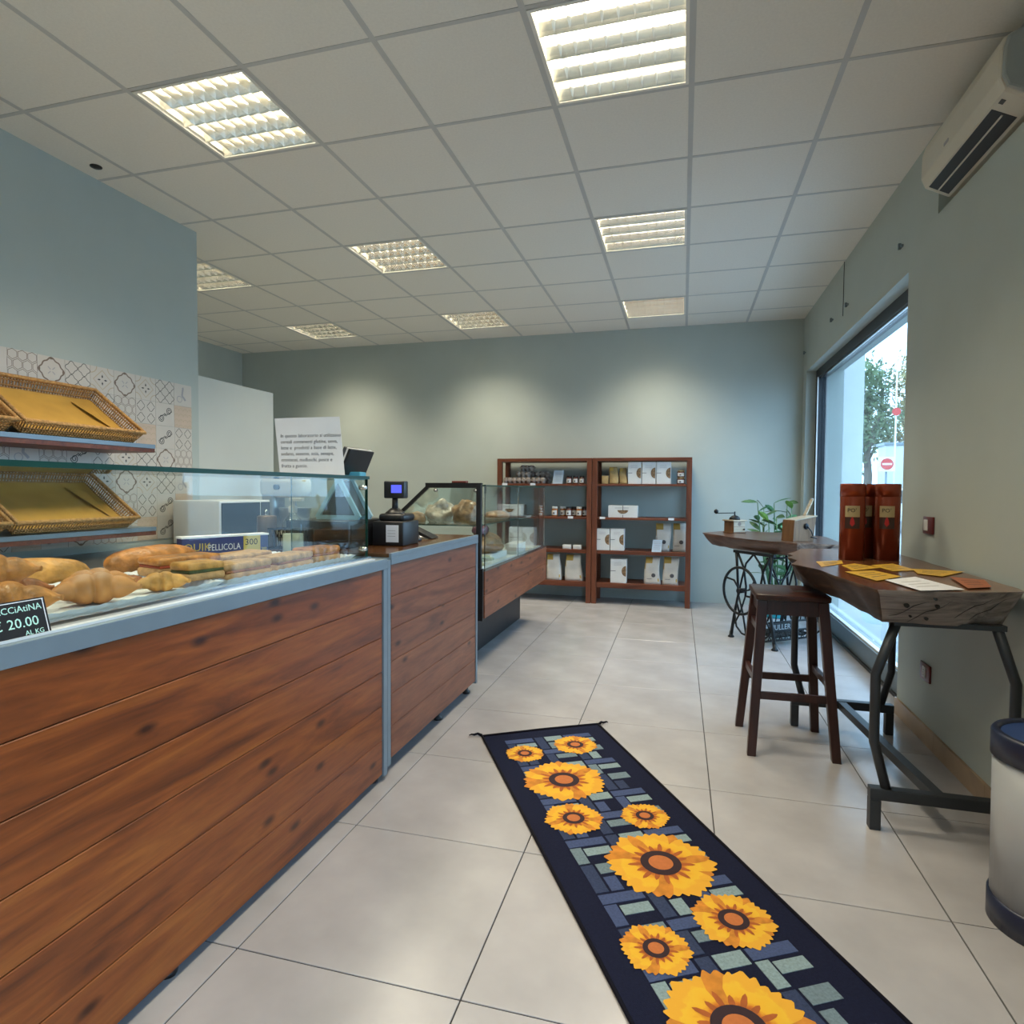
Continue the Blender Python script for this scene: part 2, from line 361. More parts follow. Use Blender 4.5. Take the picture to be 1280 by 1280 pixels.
LLAB = {(1, -1): 'louvred ceiling light with four glaring tubes, second tile over from the air conditioner',
        (-2, -1): 'bright louvred ceiling light above the pastry counter, nearest the patterned tiles',
        (1, 2): 'grey louvred ceiling light over the aisle before the tall wooden table',
        (-2, 2): 'cream louvred ceiling light above the cash register counter',
        (-5, 2): 'louvred ceiling light half hidden behind the blue wall corner',
        (1, 5): 'louvred ceiling light directly in front of the right wooden shelf unit',
        (-2, 5): 'louvred ceiling light in front of the left wooden shelf unit',
        (-5, 5): 'louvred ceiling light above the alcove behind the white partition'}
proto = None
for (i, j) in LIGHTS:
    p = (GX+i*GS, GY+j*GS, H); lab = LLAB.get((i, j), 'louvred ceiling light over the entrance end of the shop')
    if proto is None: proto = light_fitting(); proto.location = p; proto['label'] = lab
    else: dup(proto, p, label=lab)
    la = bpy.data.lights.new('ceiling_lamp', 'AREA'); la.shape = 'SQUARE'; la.size = .53; la.energy = LAMP_W; la.color = LAMP_COL; la.spread = math.radians(108)
    lo = bpy.data.objects.new('ceiling_lamp', la); C.objects.link(lo); lo.location = (p[0]+.3, p[1]+.3, H-.004)
# ceiling spots: sensor and torn corner
p = onz(120, 208, H); s_ = MB().lathe([(.03, 0), (.03, -.004), (.022, -.008), (.0, -.009)], n=16).build('smoke_sensor', 'black', loc=p); tag(s_, 'small dark round sensor in the ceiling beside the blue wall', 'sensor')
# patterned wall tiles
M['ptile'] = mat('patterned_tile_ground', (.60, .55, .49), .35, var=.04, vscale=5)
M['ppeach'] = mat('patterned_tile_peach', (.60, .46, .35), .35, var=.05, vscale=9)
M['pblack'] = mat('tile_print_black', (.035, .033, .032), .5, var=0); M['pbrown'] = mat('tile_print_brown', (.19, .135, .10), .5, var=0)
M['pgrey'] = mat('tile_print_grey', (.36, .35, .36), .5, var=0); M['psand'] = mat('tile_print_sand', (.50, .40, .28), .5, var=0)
TW, TH = .149, .1455
PAT = {}
def tile_pattern(key):
    b = MB(); b.box((0, .0008, .0008), (.006, TW-.0008, TH-.0008), 0); fn = lambda u, v: (.0063, u*TW, v*TH)
    def circ(cx, cy, r, n=14, a0=0, a1=2*PI): return [(cx+r*math.cos(a0+(a1-a0)*k/n), cy+r*math.sin(a0+(a1-a0)*k/n)) for k in range(n+(0 if abs(a1-a0-2*PI) < 1e-6 else 1))]
    if key == 'lattice':
        for cx in (.25, .75):
            for cy in (.25, .75):
                pts = []
                for k in range(32):
                    t = 2*PI*k/32; r = .205+.035*math.cos(4*t); pts.append((cx+r*math.cos(t), cy+r*math.sin(t)))
                b.ribbon(pts, .022, fn, 1, True)
    elif key == 'diamond':
        for cx in (.25, .75):
            for cy in (.25, .75):
                for (p, q) in (((-.21, 0), (0, .23)), ((0, .23), (.21, 0)), ((.21, 0), (0, -.23)), ((0, -.23), (-.21, 0))):
                    s0 = (cx+p[0]*.94+q[0]*.06, cy+p[1]*.94+q[1]*.06); s1 = (cx+p[0]*.06+q[0]*.94, cy+p[1]*.06+q[1]*.94); b.ribbon([s0, s1], .022, fn, 1)
    elif key == 'ogee':
        pts = []
        for k in range(48):
            t = 2*PI*k/48; r = .37+.07*abs(math.cos(2*t))**1.5*(1)+.03*math.cos(8*t); pts.append((.5+r*math.cos(t), .5+r*math.sin(t)))
        b.ribbon(pts, .05, fn, 2, True)
        for k in range(4): t = PI/4+k*PI/2; b.ribbon([(.5+.05*math.cos(t), .5+.05*math.sin(t)), (.5+.18*math.cos(t), .5+.18*math.sin(t))], .03, fn, 3)
        for k in range(4): t = k*PI/2; b.ribbon([(.5+.40*math.cos(t), .5+.40*math.sin(t)), (.5+.48*math.cos(t), .5+.48*math.sin(t))], .10, fn, 2)
    elif key == 'flower':
        for k in range(4):
            t = k*PI/2; b.quad([fn(.5+r*math.cos(t)-o*math.sin(t), .5+r*math.sin(t)+o*math.cos(t)) for r, o in ((.07, 0), (.13, -.035), (.22, 0), (.13, .035))], 1)
        b.ribbon([(.5, .12), (.88, .5), (.5, .88), (.12, .5)], .04, fn, 4, True)
        for cx, cy in ((0, 0), (1, 0), (1, 1), (0, 1)):
            a0 = {(0, 0): 0, (1, 0): PI/2, (1, 1): PI, (0, 1): 1.5*PI}[(cx, cy)]; b.ribbon(circ(cx, cy, .27, 8, a0, a0+PI/2), .035, fn, 4)
    elif key == 'honey':
        for r_ in range(3):
            for c_ in range(-1, 3):
                cx = .17+c_*.33+(.165 if r_ % 2 else 0); cy = .17+r_*.33
                if not 0 <= cx <= 1: continue
                b.ribbon([(min(max(cx+.17*math.cos(PI/6+k*PI/3), 0), 1), min(max(cy+.17*math.sin(PI/6+k*PI/3)*1.1, 0), 1)) for k in range(6)], .02, fn, 2, True)
    elif key == 'scroll':
        for sx in (1, -1):
            pts = []
            for k in range(26):
                t = k/25*3.4*PI; r = .17*(1-k/25*.75); pts.append((.5+sx*(.20+r*math.cos(t)*.9), .5+sx*(.16+r*math.sin(t))))
            b.ribbon(pts, .032, fn, 1); b.ribbon([(.5+sx*.20+sx*.15, .5+sx*.16), (.5+sx*.05, .5-sx*.02)], .03, fn, 1)
        b.ribbon([(.44, .56), (.56, .44)], .03, fn, 1); b.ribbon([(.44, .44), (.56, .56)], .03, fn, 1)
    elif key == 'scale':
        for r_ in range(4):
            for c_ in range(4):
                cx = .125+c_*.25; cy = r_*.25; b.ribbon(circ(cx, cy+.02, .115, 8, 0, PI), .018, fn, 4)
                b.ribbon([(cx, cy+.02), (cx, cy+.12)], .012, fn, 4)
    elif key == 'swirl':
        b.ribbon([(.38+.10*math.cos(t)+t*.06, .85-t*.13+.04*math.sin(t*2)) for t in [k*.35 for k in range(14)]], .10, fn, 3)
        b.ribbon(circ(.3, .3, .14, 12), .03, fn, 3, True)
    return b.mesh('wall_tile', ['ppeach' if key in ('scale',) else 'ptile', 'pblack', 'pbrown', 'pgrey', 'psand'])
ROWS = [['swirl', 'lattice', 'flower', 'ogee', 'flower', 'lattice', 'ogee', 'honey'],
        ['scale', 'scroll', 'diamond', 'honey', 'lattice', 'scale', 'flower', 'diamond'],
        ['diamond', 'scroll', 'scale', 'flower', 'honey', 'ogee', 'scroll', 'scale'],
        ['honey', 'ogee', 'lattice', 'flower', 'diamond', 'scroll', 'honey', 'swirl']]
for k in ('lattice', 'diamond', 'ogee', 'flower', 'honey', 'scroll', 'scale', 'swirl'): PAT[k] = tile_pattern(k)
for row in range(7):
    for c in range(16): put('wall_tile', PAT[ROWS[row % 4][c % 8]], wl, (-3.24, 3.50-(c+1)*TW, 1.88-(row+1)*TH))
# ------------------------------------------------------------------ outside the window
M['asphalt'] = mat('asphalt', (.34, .35, .36), .9, var=.1, vscale=2); M['concrete'] = mat('pale_concrete', (.50, .51, .51), .85, var=.05, vscale=3)
M['leaf'] = mat('tree_leaves', (.10, .15, .06), .7, var=.4, vscale=.8); M['leaf2'] = mat('autumn_leaves', (.26, .21, .08), .7, var=.4, vscale=.8); M['bark'] = mat('tree_bark', (.10, .075, .055), .9, var=.2)
M['red'] = mat('red_paint', (.55, .03, .03), .5, var=.02); M['carwhite'] = mat('white_car_paint', (.7, .71, .72), .25, var=0); M['darkglass'] = mat('dark_car_glass', (.03, .035, .04), .1, var=0)
struct(MB().box((1.33, -25, -.3), (90, 90, -.12)).build('ground_outside', 'asphalt'))
tag(MB().box((1.75, 8.6, -.12), (2.15, 9.0, 4.2)).build('pillar', 'concrete', off=(1.95, 8.8, -.12), loc=(1.95, 8.8, -.12), bevel=.01), 'pale concrete pillar standing just outside the shop window', 'pillar')
def tree(x, y, h, rad, m, label, seed, n=2600):
    r = thing('tree', label, 'tree', (x, y, -.12), group='trees across the street'); R = random.Random(seed)
    tr = MB().tube([(0, 0, 0), (.1, 0, h*.3), (0, .1, h*.6), (.1, 0, h*.9)], [.2, .16, .1, .03], 8)
    for k in range(7):
        a = R.uniform(0, 2*PI); z = h*R.uniform(.35, .7); tr.tube([(0, 0, z), (rad*.4*math.cos(a), rad*.4*math.sin(a), z+h*.12), (rad*.75*math.cos(a), rad*.75*math.sin(a), z+h*.2)], [.07, .05, .02], 6)
    tr.build('trunk', 'bark', r); lf = MB()
    cl = [(R.gauss(0, rad*.45), R.gauss(0, rad*.45), h*R.uniform(.35, .95)) for _ in range(22)]
    for k in range(n):
        c = cl[k % 22]; p = Vector((c[0]+R.gauss(0, rad*.22), c[1]+R.gauss(0, rad*.22), c[2]+R.gauss(0, h*.05)))
        a = Vector((R.gauss(0, 1), R.gauss(0, 1), R.gauss(0, 1))).normalized(); b = a.orthogonal().normalized(); s = R.uniform(.08, .17)
        lf.quad([p-a*s, p+b*s*.5, p+a*s, p-b*s*.5])
    lf.build('crown', m, r); return r
tree(7.5, 29.5, 6.6, 1.1, 'leaf', 'green tree rising behind the no entry sign', 1)
tree(10.4, 34, 7.6, 1.5, 'leaf2', 'yellowing tree beside the green one across the street', 2)
tree(7.6, 37, 6.6, 1.5, 'leaf', 'dark green tree showing between the outside pillar and the kiosk', 3, 2400)
tree(13, 25, 7.4, 1.6, 'leaf', 'tall green tree standing beyond the parked car', 4)
sg = thing('road_sign', 'square no entry sign with red disc on grey post', 'road sign', (5.61, 20.0, -.12))
MB().tube([(0, 0, 0), (0, 0, 2.05)], .03, 8).build('post', 'framegrey', sg)
MB().box((-.21, -.07, 1.90), (.21, -.04, 2.32)).build('panel', 'white', sg)
MB().lathe([(.165, 0), (.165, .006)], n=24, mx=Matrix.Translation((0, -.07, 2.11)) @ Matrix.Rotation(PI/2, 4, 'X')).build('disc', 'red', sg)
MB().box((-.12, -.082, 2.085), (.12, -.075, 2.135)).build('bar', 'white', sg)
pl = thing('street_pole', 'slim white pole carrying a small red round plate', 'pole', (6.2, 21.3, -.12))
MB().tube([(0, 0, 0), (0, 0, 5.4)], .025, 8).build('mast', 'white', pl)
MB().lathe([(.12, 0), (.12, .02)], n=20, mx=Matrix.Translation((0, -.03, 3.75)) @ Matrix.Rotation(PI/2, 4, 'X')).build('plate', 'red', pl)
hs = thing('kiosk', 'pale grey boxy kiosk behind the no entry sign', 'building', (7.35, 25.6, -.12))
MB().box((-.32, -.4, 0), (.30, .5, 3.0)).build('body', 'concrete', hs, bevel=.02); MB().box((-.38, -.47, 3.0), (.36, .57, 3.1)).build('roof', 'framegrey', hs)
def car(x, y, rz, label):
    r = thing('car', label, 'car', (x, y, -.12), rz)
    prof = [(-2.1, .35), (-2.12, .75), (-1.6, .92), (-1.1, 1.42), (.5, 1.46), (1.2, .98), (2.0, .82), (2.1, .4)]
    MB().prism(prof, -.85, .85, fn=lambda p: (p[0], p[2], p[1])).build('body', 'carwhite', r, bevel=.08)
    MB().prism([(-1.45, .95), (-1.02, 1.36), (.45, 1.40), (1.02, .99)], -.86, .86, fn=lambda p: (p[0], p[2], p[1])).build('side_window', 'darkglass', r)
    for sx in (-1.35, 1.3):
        for sy in (-.78, .78): MB().lathe([(.2, -.09), (.31, -.09), (.31, .09), (.2, .09)], n=18, mx=Matrix.Translation((sx, sy, .31)) @ Matrix.Rotation(PI/2, 4, 'X')).build('wheel', 'black', r)
car(7.3, 23.2, .25, 'white car parked in the street beyond the shop window')
# ================================================================== COUNTERS
XF = -1.16
def panes_box(b, a, c, thin):
    """glass pane box a-c; faces on the thin axis get glass (0), the rim gets green edge (1)"""
    n0 = len(b.f); b.box(a, c)
    order = ['z', 'z', 'y', 'x', 'y', 'x']
    for k in range(6): b.m[n0+k] = 0 if order[k] == thin else 1
    return b
# pastry counter (front left)
pc = thing('pastry_counter', 'long counter clad in orange brown pine planks under the pastry glass', 'counter', (-1.5, .8, 0), world=True)
Y0, Y1 = -1.4, 2.25
MB().box((-1.90, Y0, .07), (XF-.022, Y1, .86)).build('carcass', 'blackm', pc)
hs_ = [.030, .172, .312, .452, .592, .732, .866]
for a, b in zip(hs_[:-1], hs_[1:]): rbox((XF-.02, Y0, a+.0008), (XF, Y1-.004, b-.0008), .002, 1).build('plank', 'plank', pc)
MB().box((XF-.03, Y1, .02), (XF+.006, Y1+.03, .866)).box((XF-.03, Y1+.032, .045), (XF+.006, Y1+.062, .90)).build('corner_post', 'steel', pc, bevel=.002)
MB().box((-1.92, Y0, .866), (XF+.008, Y1+.03, .908)).build('sill', 'steel', pc, bevel=.002)
for y in (2.24, 1.2, .1):
    MB().lathe([(.022, 0), (.024, .012), (.012, .02), (.012, .07)], (-1.20, y, 0), 12).build('foot', 'black', pc)
# glass pastry display on it
gd = thing('glass_display', 'clear glass pastry display with green edges on the planked counter', 'display case', (-1.5, .8, .908), world=True)
GXF, GYE = -1.20, 2.205
panes_box(MB(), (GXF-.008, Y0, .914), (GXF, GYE, 1.228), 'x').build('front_pane', ['glass', 'gedge'], gd)
panes_box(MB(), (-1.56, Y0, 1.228), (GXF+.006, GYE+.004, 1.240), 'z').build('top_pane', ['glass', 'gedge'], gd)
panes_box(MB(), (-1.545, GYE-.008, .914), (GXF-.008, GYE, 1.228), 'y').build('end_pane', ['glass', 'gedge'], gd)
M['deck'] = mat('white_display_deck', (.62, .66, .68), .35, var=.03)
MB().box((-1.88, Y0, .908), (XF-.01, GYE+.005, .913)).build('deck', 'deck', gd)
MB().box((GXF-.014, Y0, .913), (GXF+.012, GYE+.004, .924)).build('glazing_channel', 'chrome', gd)
for z in (.955, 1.195):
    MB().lathe([(.009, 0), (.009, .02), (.006, .03)], n=12, mx=Matrix.Translation((GXF-.02, GYE-.028, z)) @ Matrix.Rotation(PI/2, 4, 'Y')).build('glass_clamp', 'chrome', gd)
# till counter
tc_ = thing('till_counter', 'wood topped till counter of reddish planks with steel edge', 'counter', (-1.5, 2.9, 0), world=True)
TY0, TY1 = 2.315, 3.43
MB().box((-1.82, TY0, .10), (XF-.022, TY1-.02, .878)).build('carcass', 'blackm', tc_)
hs_ = [.064, .20, .336, .472, .608, .744, .878]
for a, b in zip(hs_[:-1], hs_[1:]): rbox((XF-.02, TY0+.012, a+.0008), (XF, TY1-.018, b-.0008), .002, 1).build('plank', 'plankred', tc_)
MB().box((-1.84, TY0, .908), (XF-.004, TY1, .924)).build('worktop', 'worktop', tc_, bevel=.002)
MB().box((-1.84, TY0, .878), (XF+.008, TY1+.004, .908)).box((XF-.004, TY0, .908), (XF+.008, TY1+.004, .926)).build('edge_trim', 'steel', tc_, bevel=.0015)
MB().box((XF-.03, TY1-.016, .05), (XF+.006, TY1+.004, .878)).build('end_post', 'steel', tc_, bevel=.002)
for y in (2.95, 3.38): MB().lathe([(.022, 0), (.024, .012), (.012, .02), (.012, .10)], (-1.205, y, 0), 12).build('foot', 'black', tc_)
# ------------------------------------------------------------------ refrigerated case
rc = thing('refrigerated_case', 'black framed glass refrigerated case with overhanging red plank front', 'display case', (-1.6, 4.6, 0), world=True)
CX, CY0, CY1 = -1.20, 3.70, 5.54
MB().box((-2.0, CY0+.1, 0), (-1.44, CY1-.02, .40)).build('plinth', 'blackm', rc, bevel=.004)
MB().box((-2.0, CY0, .36), (CX-.02, CY1, .675)).build('tub', 'blackm', rc)
for a, b in ((.372, .519), (.522, .672)): rbox((CX-.02, CY0+.012, a), (CX, CY1, b), .002, 1).build('plank', 'plankred', rc)
MB().box((CX-.05, CY0-.012, .36), (CX-.008, CY0+.012, .69)).build('end_cap', 'black', rc)
MB().box((CX-.014, CY0+.012, .672), (CX+.002, CY1, .684)).build('front_channel', 'chrome', rc)
MB().box((CX-.055, CY0-.006, .675), (CX-.022, CY0+.022, 1.222)).build('corner_post', 'blackm', rc, bevel=.003)
YM = onx(648.5, 650, CX).y
for a, b in ((CY0+.02, YM-.002), (YM+.002, CY1-.08)): panes_box(MB(), (CX-.008, a, .684), (CX-.002, b, 1.212), 'x').build('front_pane', ['glass', 'chrome'], rc)
panes_box(MB(), (-1.58, CY0+.02, 1.212), (CX, CY1-.08, 1.220), 'z').build('top_pane', ['glass', 'gedge'], rc)
MB().box((-1.60, CY0-.006, 1.222), (CX-.02, CY0+.022, 1.232)).box((-1.60, CY0-.004, 1.20), (-1.235, CY0+.016, 1.222)).build('top_rail', 'blackm', rc)
side = [(CX-.05, .70), (CX-.05, 1.205), (-1.575, 1.205), (-1.86, .95), (-1.86, .70)]
b = MB().prism(side, CY0+.004, CY0+.010, 0, 1, fn=lambda p: (p[0], p[2], p[1])); b.build('side_pane', ['glass', 'gedge'], rc)
b = MB().prism(side, CY1-.09, CY1-.084, 0, 1, fn=lambda p: (p[0], p[2], p[1])); b.build('far_side_pane', ['glass', 'gedge'], rc)
MB().beam((-1.59, CY0+.01, 1.205), (-1.87, CY0+.01, .955), .02, .022).build('slanted_rail', 'blackm', rc)
MB().hexa([(-1.575, CY0+.02, 1.205), (-1.575, CY1-.1, 1.205), (-1.86, CY1-.1, .95), (-1.86, CY0+.02, .95), (-1.580, CY0+.02, 1.210), (-1.580, CY1-.1, 1.210), (-1.865, CY1-.1, .955), (-1.865, CY0+.02, .955)]).build('sliding_back', 'glass', rc)
panes_box(MB(), (-1.80, CY0+.03, .955), (CX-.06, CY1-.12, .963), 'z').build('glass_shelf', ['glass', 'gedge'], rc)
MB().box((-1.86, CY0+.03, .675), (CX-.03, CY1-.1, .69)).build('deck', 'deck', rc)
for y in (CY0+.03, YM): MB().box((CX-.012, y-.006, 1.165), (CX+.001, y+.006, 1.222)).build('glass_clip', 'chrome', rc)
for p in ((CX-.06, 1.185), (-1.53, 1.185)): MB().lathe([(.0, -.01), (.012, -.008), (.012, .004), (.0, .008)], n=12, mx=Matrix.Translation((p[0], CY0, p[1])) @ Matrix.Rotation(PI/2, 4, 'X')).build('glass_stud', 'chrome', rc)
M['redplast'] = mat('dark_red_plastic', (.16, .03, .02), .4, var=.05)
tag(MB().box((-1.43, 3.72, 1.232), (-1.33, 3.76, 1.246)).build('clip_tag', 'redplast', bevel=.004), 'small dark red clip lying on top of the refrigerated case', 'clip')
# goods in the refrigerated case
M['bagged'] = mat('bagged_brown_bread', (.30, .17, .08), .28, var=.5, vscale=26, bump=.9, bscale=28, spec=.7)
M['film'] = mat('cloudy_plastic_wrap', (.40, .34, .27), .25, var=.45, vscale=18, bump=.9, bscale=24, spec=.7)
M['purple'] = mat('purple_wrap', (.16, .06, .09), .15, var=.3, vscale=12, bump=.4, bscale=20, spec=.9)
M['greenpack'] = mat('pale_green_pack', (.40, .42, .27), .4, var=.12, vscale=10)
def lump(name, c, s, m, label, cat, seed, group=None, amp=.12, rz=0, seg=22, fr=3.0):
    b = MB(); prof = []; n = seg; k = 14
    base = 0; V = []
    for i in range(k+1):
        ph = -PI/2+PI*i/k
        for j in range(n):
            t = 2*PI*j/n; d = Vector((math.cos(ph)*math.cos(t), math.cos(ph)*math.sin(t), math.sin(ph)))
            q = 1+amp*mnoise.noise(d*fr*.6+Vector((seed*3.1, seed, 0)))
            z = d.z*q*s[2]; z = max(z, -s[2]*.55); V.append((d.x*q*s[0], d.y*q*s[1], z+s[2]*.55))
    b.v = V
    for i in range(k):
        for j in range(n): b.f.append((i*n+j, i*n+(j+1) % n, (i+1)*n+(j+1) % n, (i+1)*n+j)); b.m.append(0); b.sm.append(True)
    o = b.build(name, m, loc=c, rot=(0, 0, rz), fix=True); return tag(o, label, cat, group)
lump('bread_ring', (-1.41, 3.93, .963), (.10, .10, .10), 'bagged', 'round brown bread in clear film on the upper glass shelf', 'bread', 1, amp=.35)
lump('wrapped_loaf', (-1.62, 4.02, .963), (.10, .13, .10), 'film', 'cloudy plastic wrapped loaf behind the slanted case glass', 'bread', 2, amp=.4)
lump('wrapped_ring', (-1.73, 3.86, .963), (.06, .06, .05), 'bagged', 'small bagged ring cake next to the slanted glass back', 'bread', 3)
lump('loaf_bag', (-1.40, 4.30, .735), (.13, .24, .085), 'bagged', 'shiny bag of brown loaves inside the refrigerated case', 'bread', 4, amp=.35)
lump('salami_wrap', (-1.40, 4.22, .868), (.06, .09, .055), 'purple', 'purple wrapped parcel lying on top of the bagged loaves', 'parcel', 5)
lump('flat_loaf', (-1.42, 4.7, .963), (.10, .16, .04), 'bagged', 'flat brown loaf on the glass shelf of the case', 'bread', 6)
for k, (x, y, rz, dz) in enumerate(((-1.36, 3.90, .5, 0), (-1.33, 3.92, -.3, .022), (-1.36, 3.91, 1.0, .044))):
    tag(rbox((-.075, -.11, 0), (.075, .11, .02), .006).build('cheese_pack', 'greenpack', loc=(x, y, .69+dz), rot=(0, 0, rz)), ['pale green flat pack at the bottom of a pile in the refrigerated case', 'pale green flat pack in the middle of the pile in the refrigerated case', 'pale green flat pack on top of the pile in the refrigerated case'][k], 'food pack', 'green packs in the case')
tag(rbox((-1.33, 4.62, .69), (-1.235, 4.90, .77), .003).build('white_carton', 'card'), 'low white carton behind the front glass of the refrigerated case', 'box')
tag(rbox((-.12, -.24, 0), (.12, .24, .045), .005).build('foam_tray', 'card', loc=(-1.41, 4.30, .69)), 'white foam tray under the bagged loaves in the case', 'tray')
# ================================================================== SHELVES AT THE BACK
SYF, SYB = 6.465, 6.84
SZ = [(1.237, 1.258), (.885, .909), (.526, .563), (.171, .225)]
def shelf_unit(x0, x1, label):
    r = thing('shelf_unit', label, 'shelf', ((x0+x1)/2, 6.65, 0), world=True, group='wooden shelf units on the back wall')
    for x in (x0, x1-.052):
        for y in (SYF, SYB-.052): MB().box((x, y, 0), (x+.052, y+.052, 1.495)).build('post', 'shelfwood', r, bevel=.002)
    MB().box((x0, SYF, 1.495), (x1, SYB, 1.528)).build('top_board', 'shelfwoodx', r, bevel=.002)
    for z0, z1 in SZ: MB().box((x0+.053, SYF+.006, z0), (x1-.053, SYB-.004, z1)).build('shelf_board', 'shelfwoodx', r, bevel=.002)
    return r
shelf_unit(-1.955, -.922, 'red brown wooden shelf unit partly behind the refrigerated case'); shelf_unit(-.916, .086, 'red brown wooden shelf unit with bread boxes and flour bags')
S1, S2, S3, S4 = [z1 for z0, z1 in SZ]
def sx(px_, y=SYF+.05): return ony(px_, 620, y).x
# paper window boxes
M['boxwin'] = mat('pasta_behind_window', (.20, .12, .06), .5, var=.6, vscale=60)
def window_box(x0, x1, z, h, y, label, flat=False, grp='white window boxes on the shelves'):
    r = thing('window_box', label, 'box', ((x0+x1)/2, y+.06, z), group=grp); wd = (x1-x0)
    cb_ = rbox((-wd/2, -.06, 0), (wd/2, .06, h), .002, 1).build('carton', 'card', r)
    b = MB(); n = 14
    if flat: pts = [(.10*wd/.3*math.cos(PI+PI*k/n)*.55, h*.62+.085*math.sin(PI+PI*k/n)*.45) for k in range(n+1)]
    else: pts = [(wd/2-.004-.045*math.sin(PI*k/n), h*.5+.055*math.cos(PI*k/n)) for k in range(n+1)]
    b.prism(pts, -.0612, -.0600, fn=lambda p: (p[0], p[2], p[1])); b.build('window', 'boxwin', cb_)
    if flat: MB().box((-.003, -.0612, h*.62), (.003, -.06, h)).box((-.003, -.0612, 0), (.003, -.06, h*.22)).build('print_line', 'ink', cb_)
    else: MB().box((-wd/2+.002, -.0612, h*.5-.002), (-wd/2+wd*.33, -.06, h*.5+.003)).build('print_line', 'ink', cb_)
    for q in range(3): MB().box((-wd*.28, -.0612, h*(.74+.05*q)), (wd*.2, -.0606, h*(.74+.05*q)+.002)).build('fine_print', 'pgrey', cb_)
    return r
def bx(px0, px1, z, ytop, label, flat=False, y=SYF+.03):
    h = ony((px0+px1)/2, ytop, y).z-z; return window_box(ony(px0, 650, y).x+.002, ony(px1, 650, y).x-.002, z, h, y, label, flat)
bx(784, 801, S1, 577.5, 'white window box beside the gold bags on the top shelf'); bx(801.5, 819, S1, 577.5, 'middle white window box of three on the top shelf'); bx(819.5, 838, S1, 577.5, 'white window box of three, nearest the stacked dark jars')
bx(760, 797, S2, 632, 'low wide white box with half moon window, alone on its shelf', True)
bx(745, 762.5, S3, 661, 'white window box against the middle shelf post'); bx(763, 780.5, S3, 661, 'white window box paired with the one against the middle post')
bx(763.5, 784, S4, 699, 'tall white window box alone on the bottom shelf')
bx(622, 651, S2, 631, 'low wide white box with window, seen through the case glass', True); bx(636, 668, S3, 659, 'large white window box on shelf behind the case glass')
# paper flour bags
M['bagwhite'] = mat('flour_bag_paper', (.60, .57, .52), .6, var=.10, vscale=9, bump=.3, bscale=14); M['baggold'] = mat('gold_bag_print', (.45, .29, .06), .5, var=.2, vscale=12)
M['bagtan'] = mat('kraft_gold_bag', (.40, .28, .12), .5, var=.35, vscale=9, bump=.3, bscale=14)
def flour_bag(x, z, w_, h, label, seed, y=SYF+.085, m='bagwhite', dot=True, grp='paper flour bags'):
    r = thing('flour_bag', label, 'bag', (x, y, z), group=grp); b = MB(); n, k = 16, 9
    for i in range(k+1):
        t = i/k; hw = w_/2*(1-.12*t+.05*math.sin(3*t+seed)); hd = .05*(1-.75*max(0, t-.35)/.65)
        for j in range(n):
            a = 2*PI*j/n; ca, sa = math.cos(a), math.sin(a); e = .35
            q = 1+.07*mnoise.noise(Vector((ca*2, sa*2, t*4+seed*5)))
            b.v.append((hw*q*math.copysign(abs(ca)**e, ca)+.006*math.sin(seed+4*t), hd*q*math.copysign(abs(sa)**e, sa), h*t))
    for i in range(k):
        for j in range(n):
            b.f.append((i*n+j, i*n+(j+1) % n, (i+1)*n+(j+1) % n, (i+1)*n+j)); b.m.append(1 if (i >= 7 and 9 <= j <= 11) or (i >= 5 and j == 9) or (i == 1 and j == 13 and m == 'bagwhite') else 0); b.sm.append(True)
    b.f.append(tuple(reversed(range(n)))); b.m.append(0); b.sm.append(False); b.f.append(tuple(k*n+j for j in range(n))); b.m.append(0); b.sm.append(False)
    bag_ = b.build('paper_bag', [m, 'baggold'], r)
    if dot:
        MB().lathe([(.021, 0), (.021, .001)], n=14, mx=Matrix.Translation((.012, -.0535, h*.34)) @ Matrix.Rotation(PI/2, 4, 'X')).build('round_label', 'ink', bag_)
        MB().box((-.055, -.0535, h*.20), (-.005, -.0525, h*.20+.004)).build('print_line', 'ink', bag_)
    return r
def fb(px0, px1, z, ytop, label, seed, y=SYF+.085, **k):
    a, c = ony(px0, 650, y).x, ony(px1, 650, y).x; return flour_bag((a+c)/2, z, c-a, ony(px0, ytop, y).z-z, label, seed, y, **k)
fb(684, 702, S4, 692, 'white and gold flour bag on the bottom shelf beside the case', 1, dot=False); fb(707, 729, S4, 693, 'white and gold flour bag leaning toward the double post', 2, dot=False)
fb(806, 827, S4, 696, 'white flour bag with dark round label on the bottom shelf', 3); fb(829, 850, S4, 696, 'white flour bag on the bottom shelf by the outer post', 4)
fb(819, 839, S3, 654, 'white flour bag behind the small blue card', 5, y=SYF+.15); fb(841, 860, S3, 654, 'white flour bag against the outer right post, third shelf', 6, y=SYF+.15)
fb(761, 772.5, S1, 584, 'small gold bag next to the low parcel on the top shelf', 7, m='bagtan', dot=False, grp='gold bags'); fb(774, 783.5, S1, 585, 'small gold bag touching the first window box', 8, m='bagtan', dot=False, grp='gold bags')
y_ = SYF+.04
a = ony(752, 600, y_).x; tag(rbox((a, y_, S1), (a+.07, y_+.08, S1+.085), .006).build('parcel', 'bagtan'), 'small tan parcel in the corner of the top right shelf', 'parcel')
for px0, lab in ((703, 'small tan carton on the third shelf, nearer the case'), (716, 'small tan carton on the third shelf, nearer the double post')):
    a = ony(px0, 690, y_).x; tag(rbox((a, y_, S3), (a+.092, y_+.06, S3+.045), .004).build('small_carton', 'card'), lab, 'box', 'small cartons')
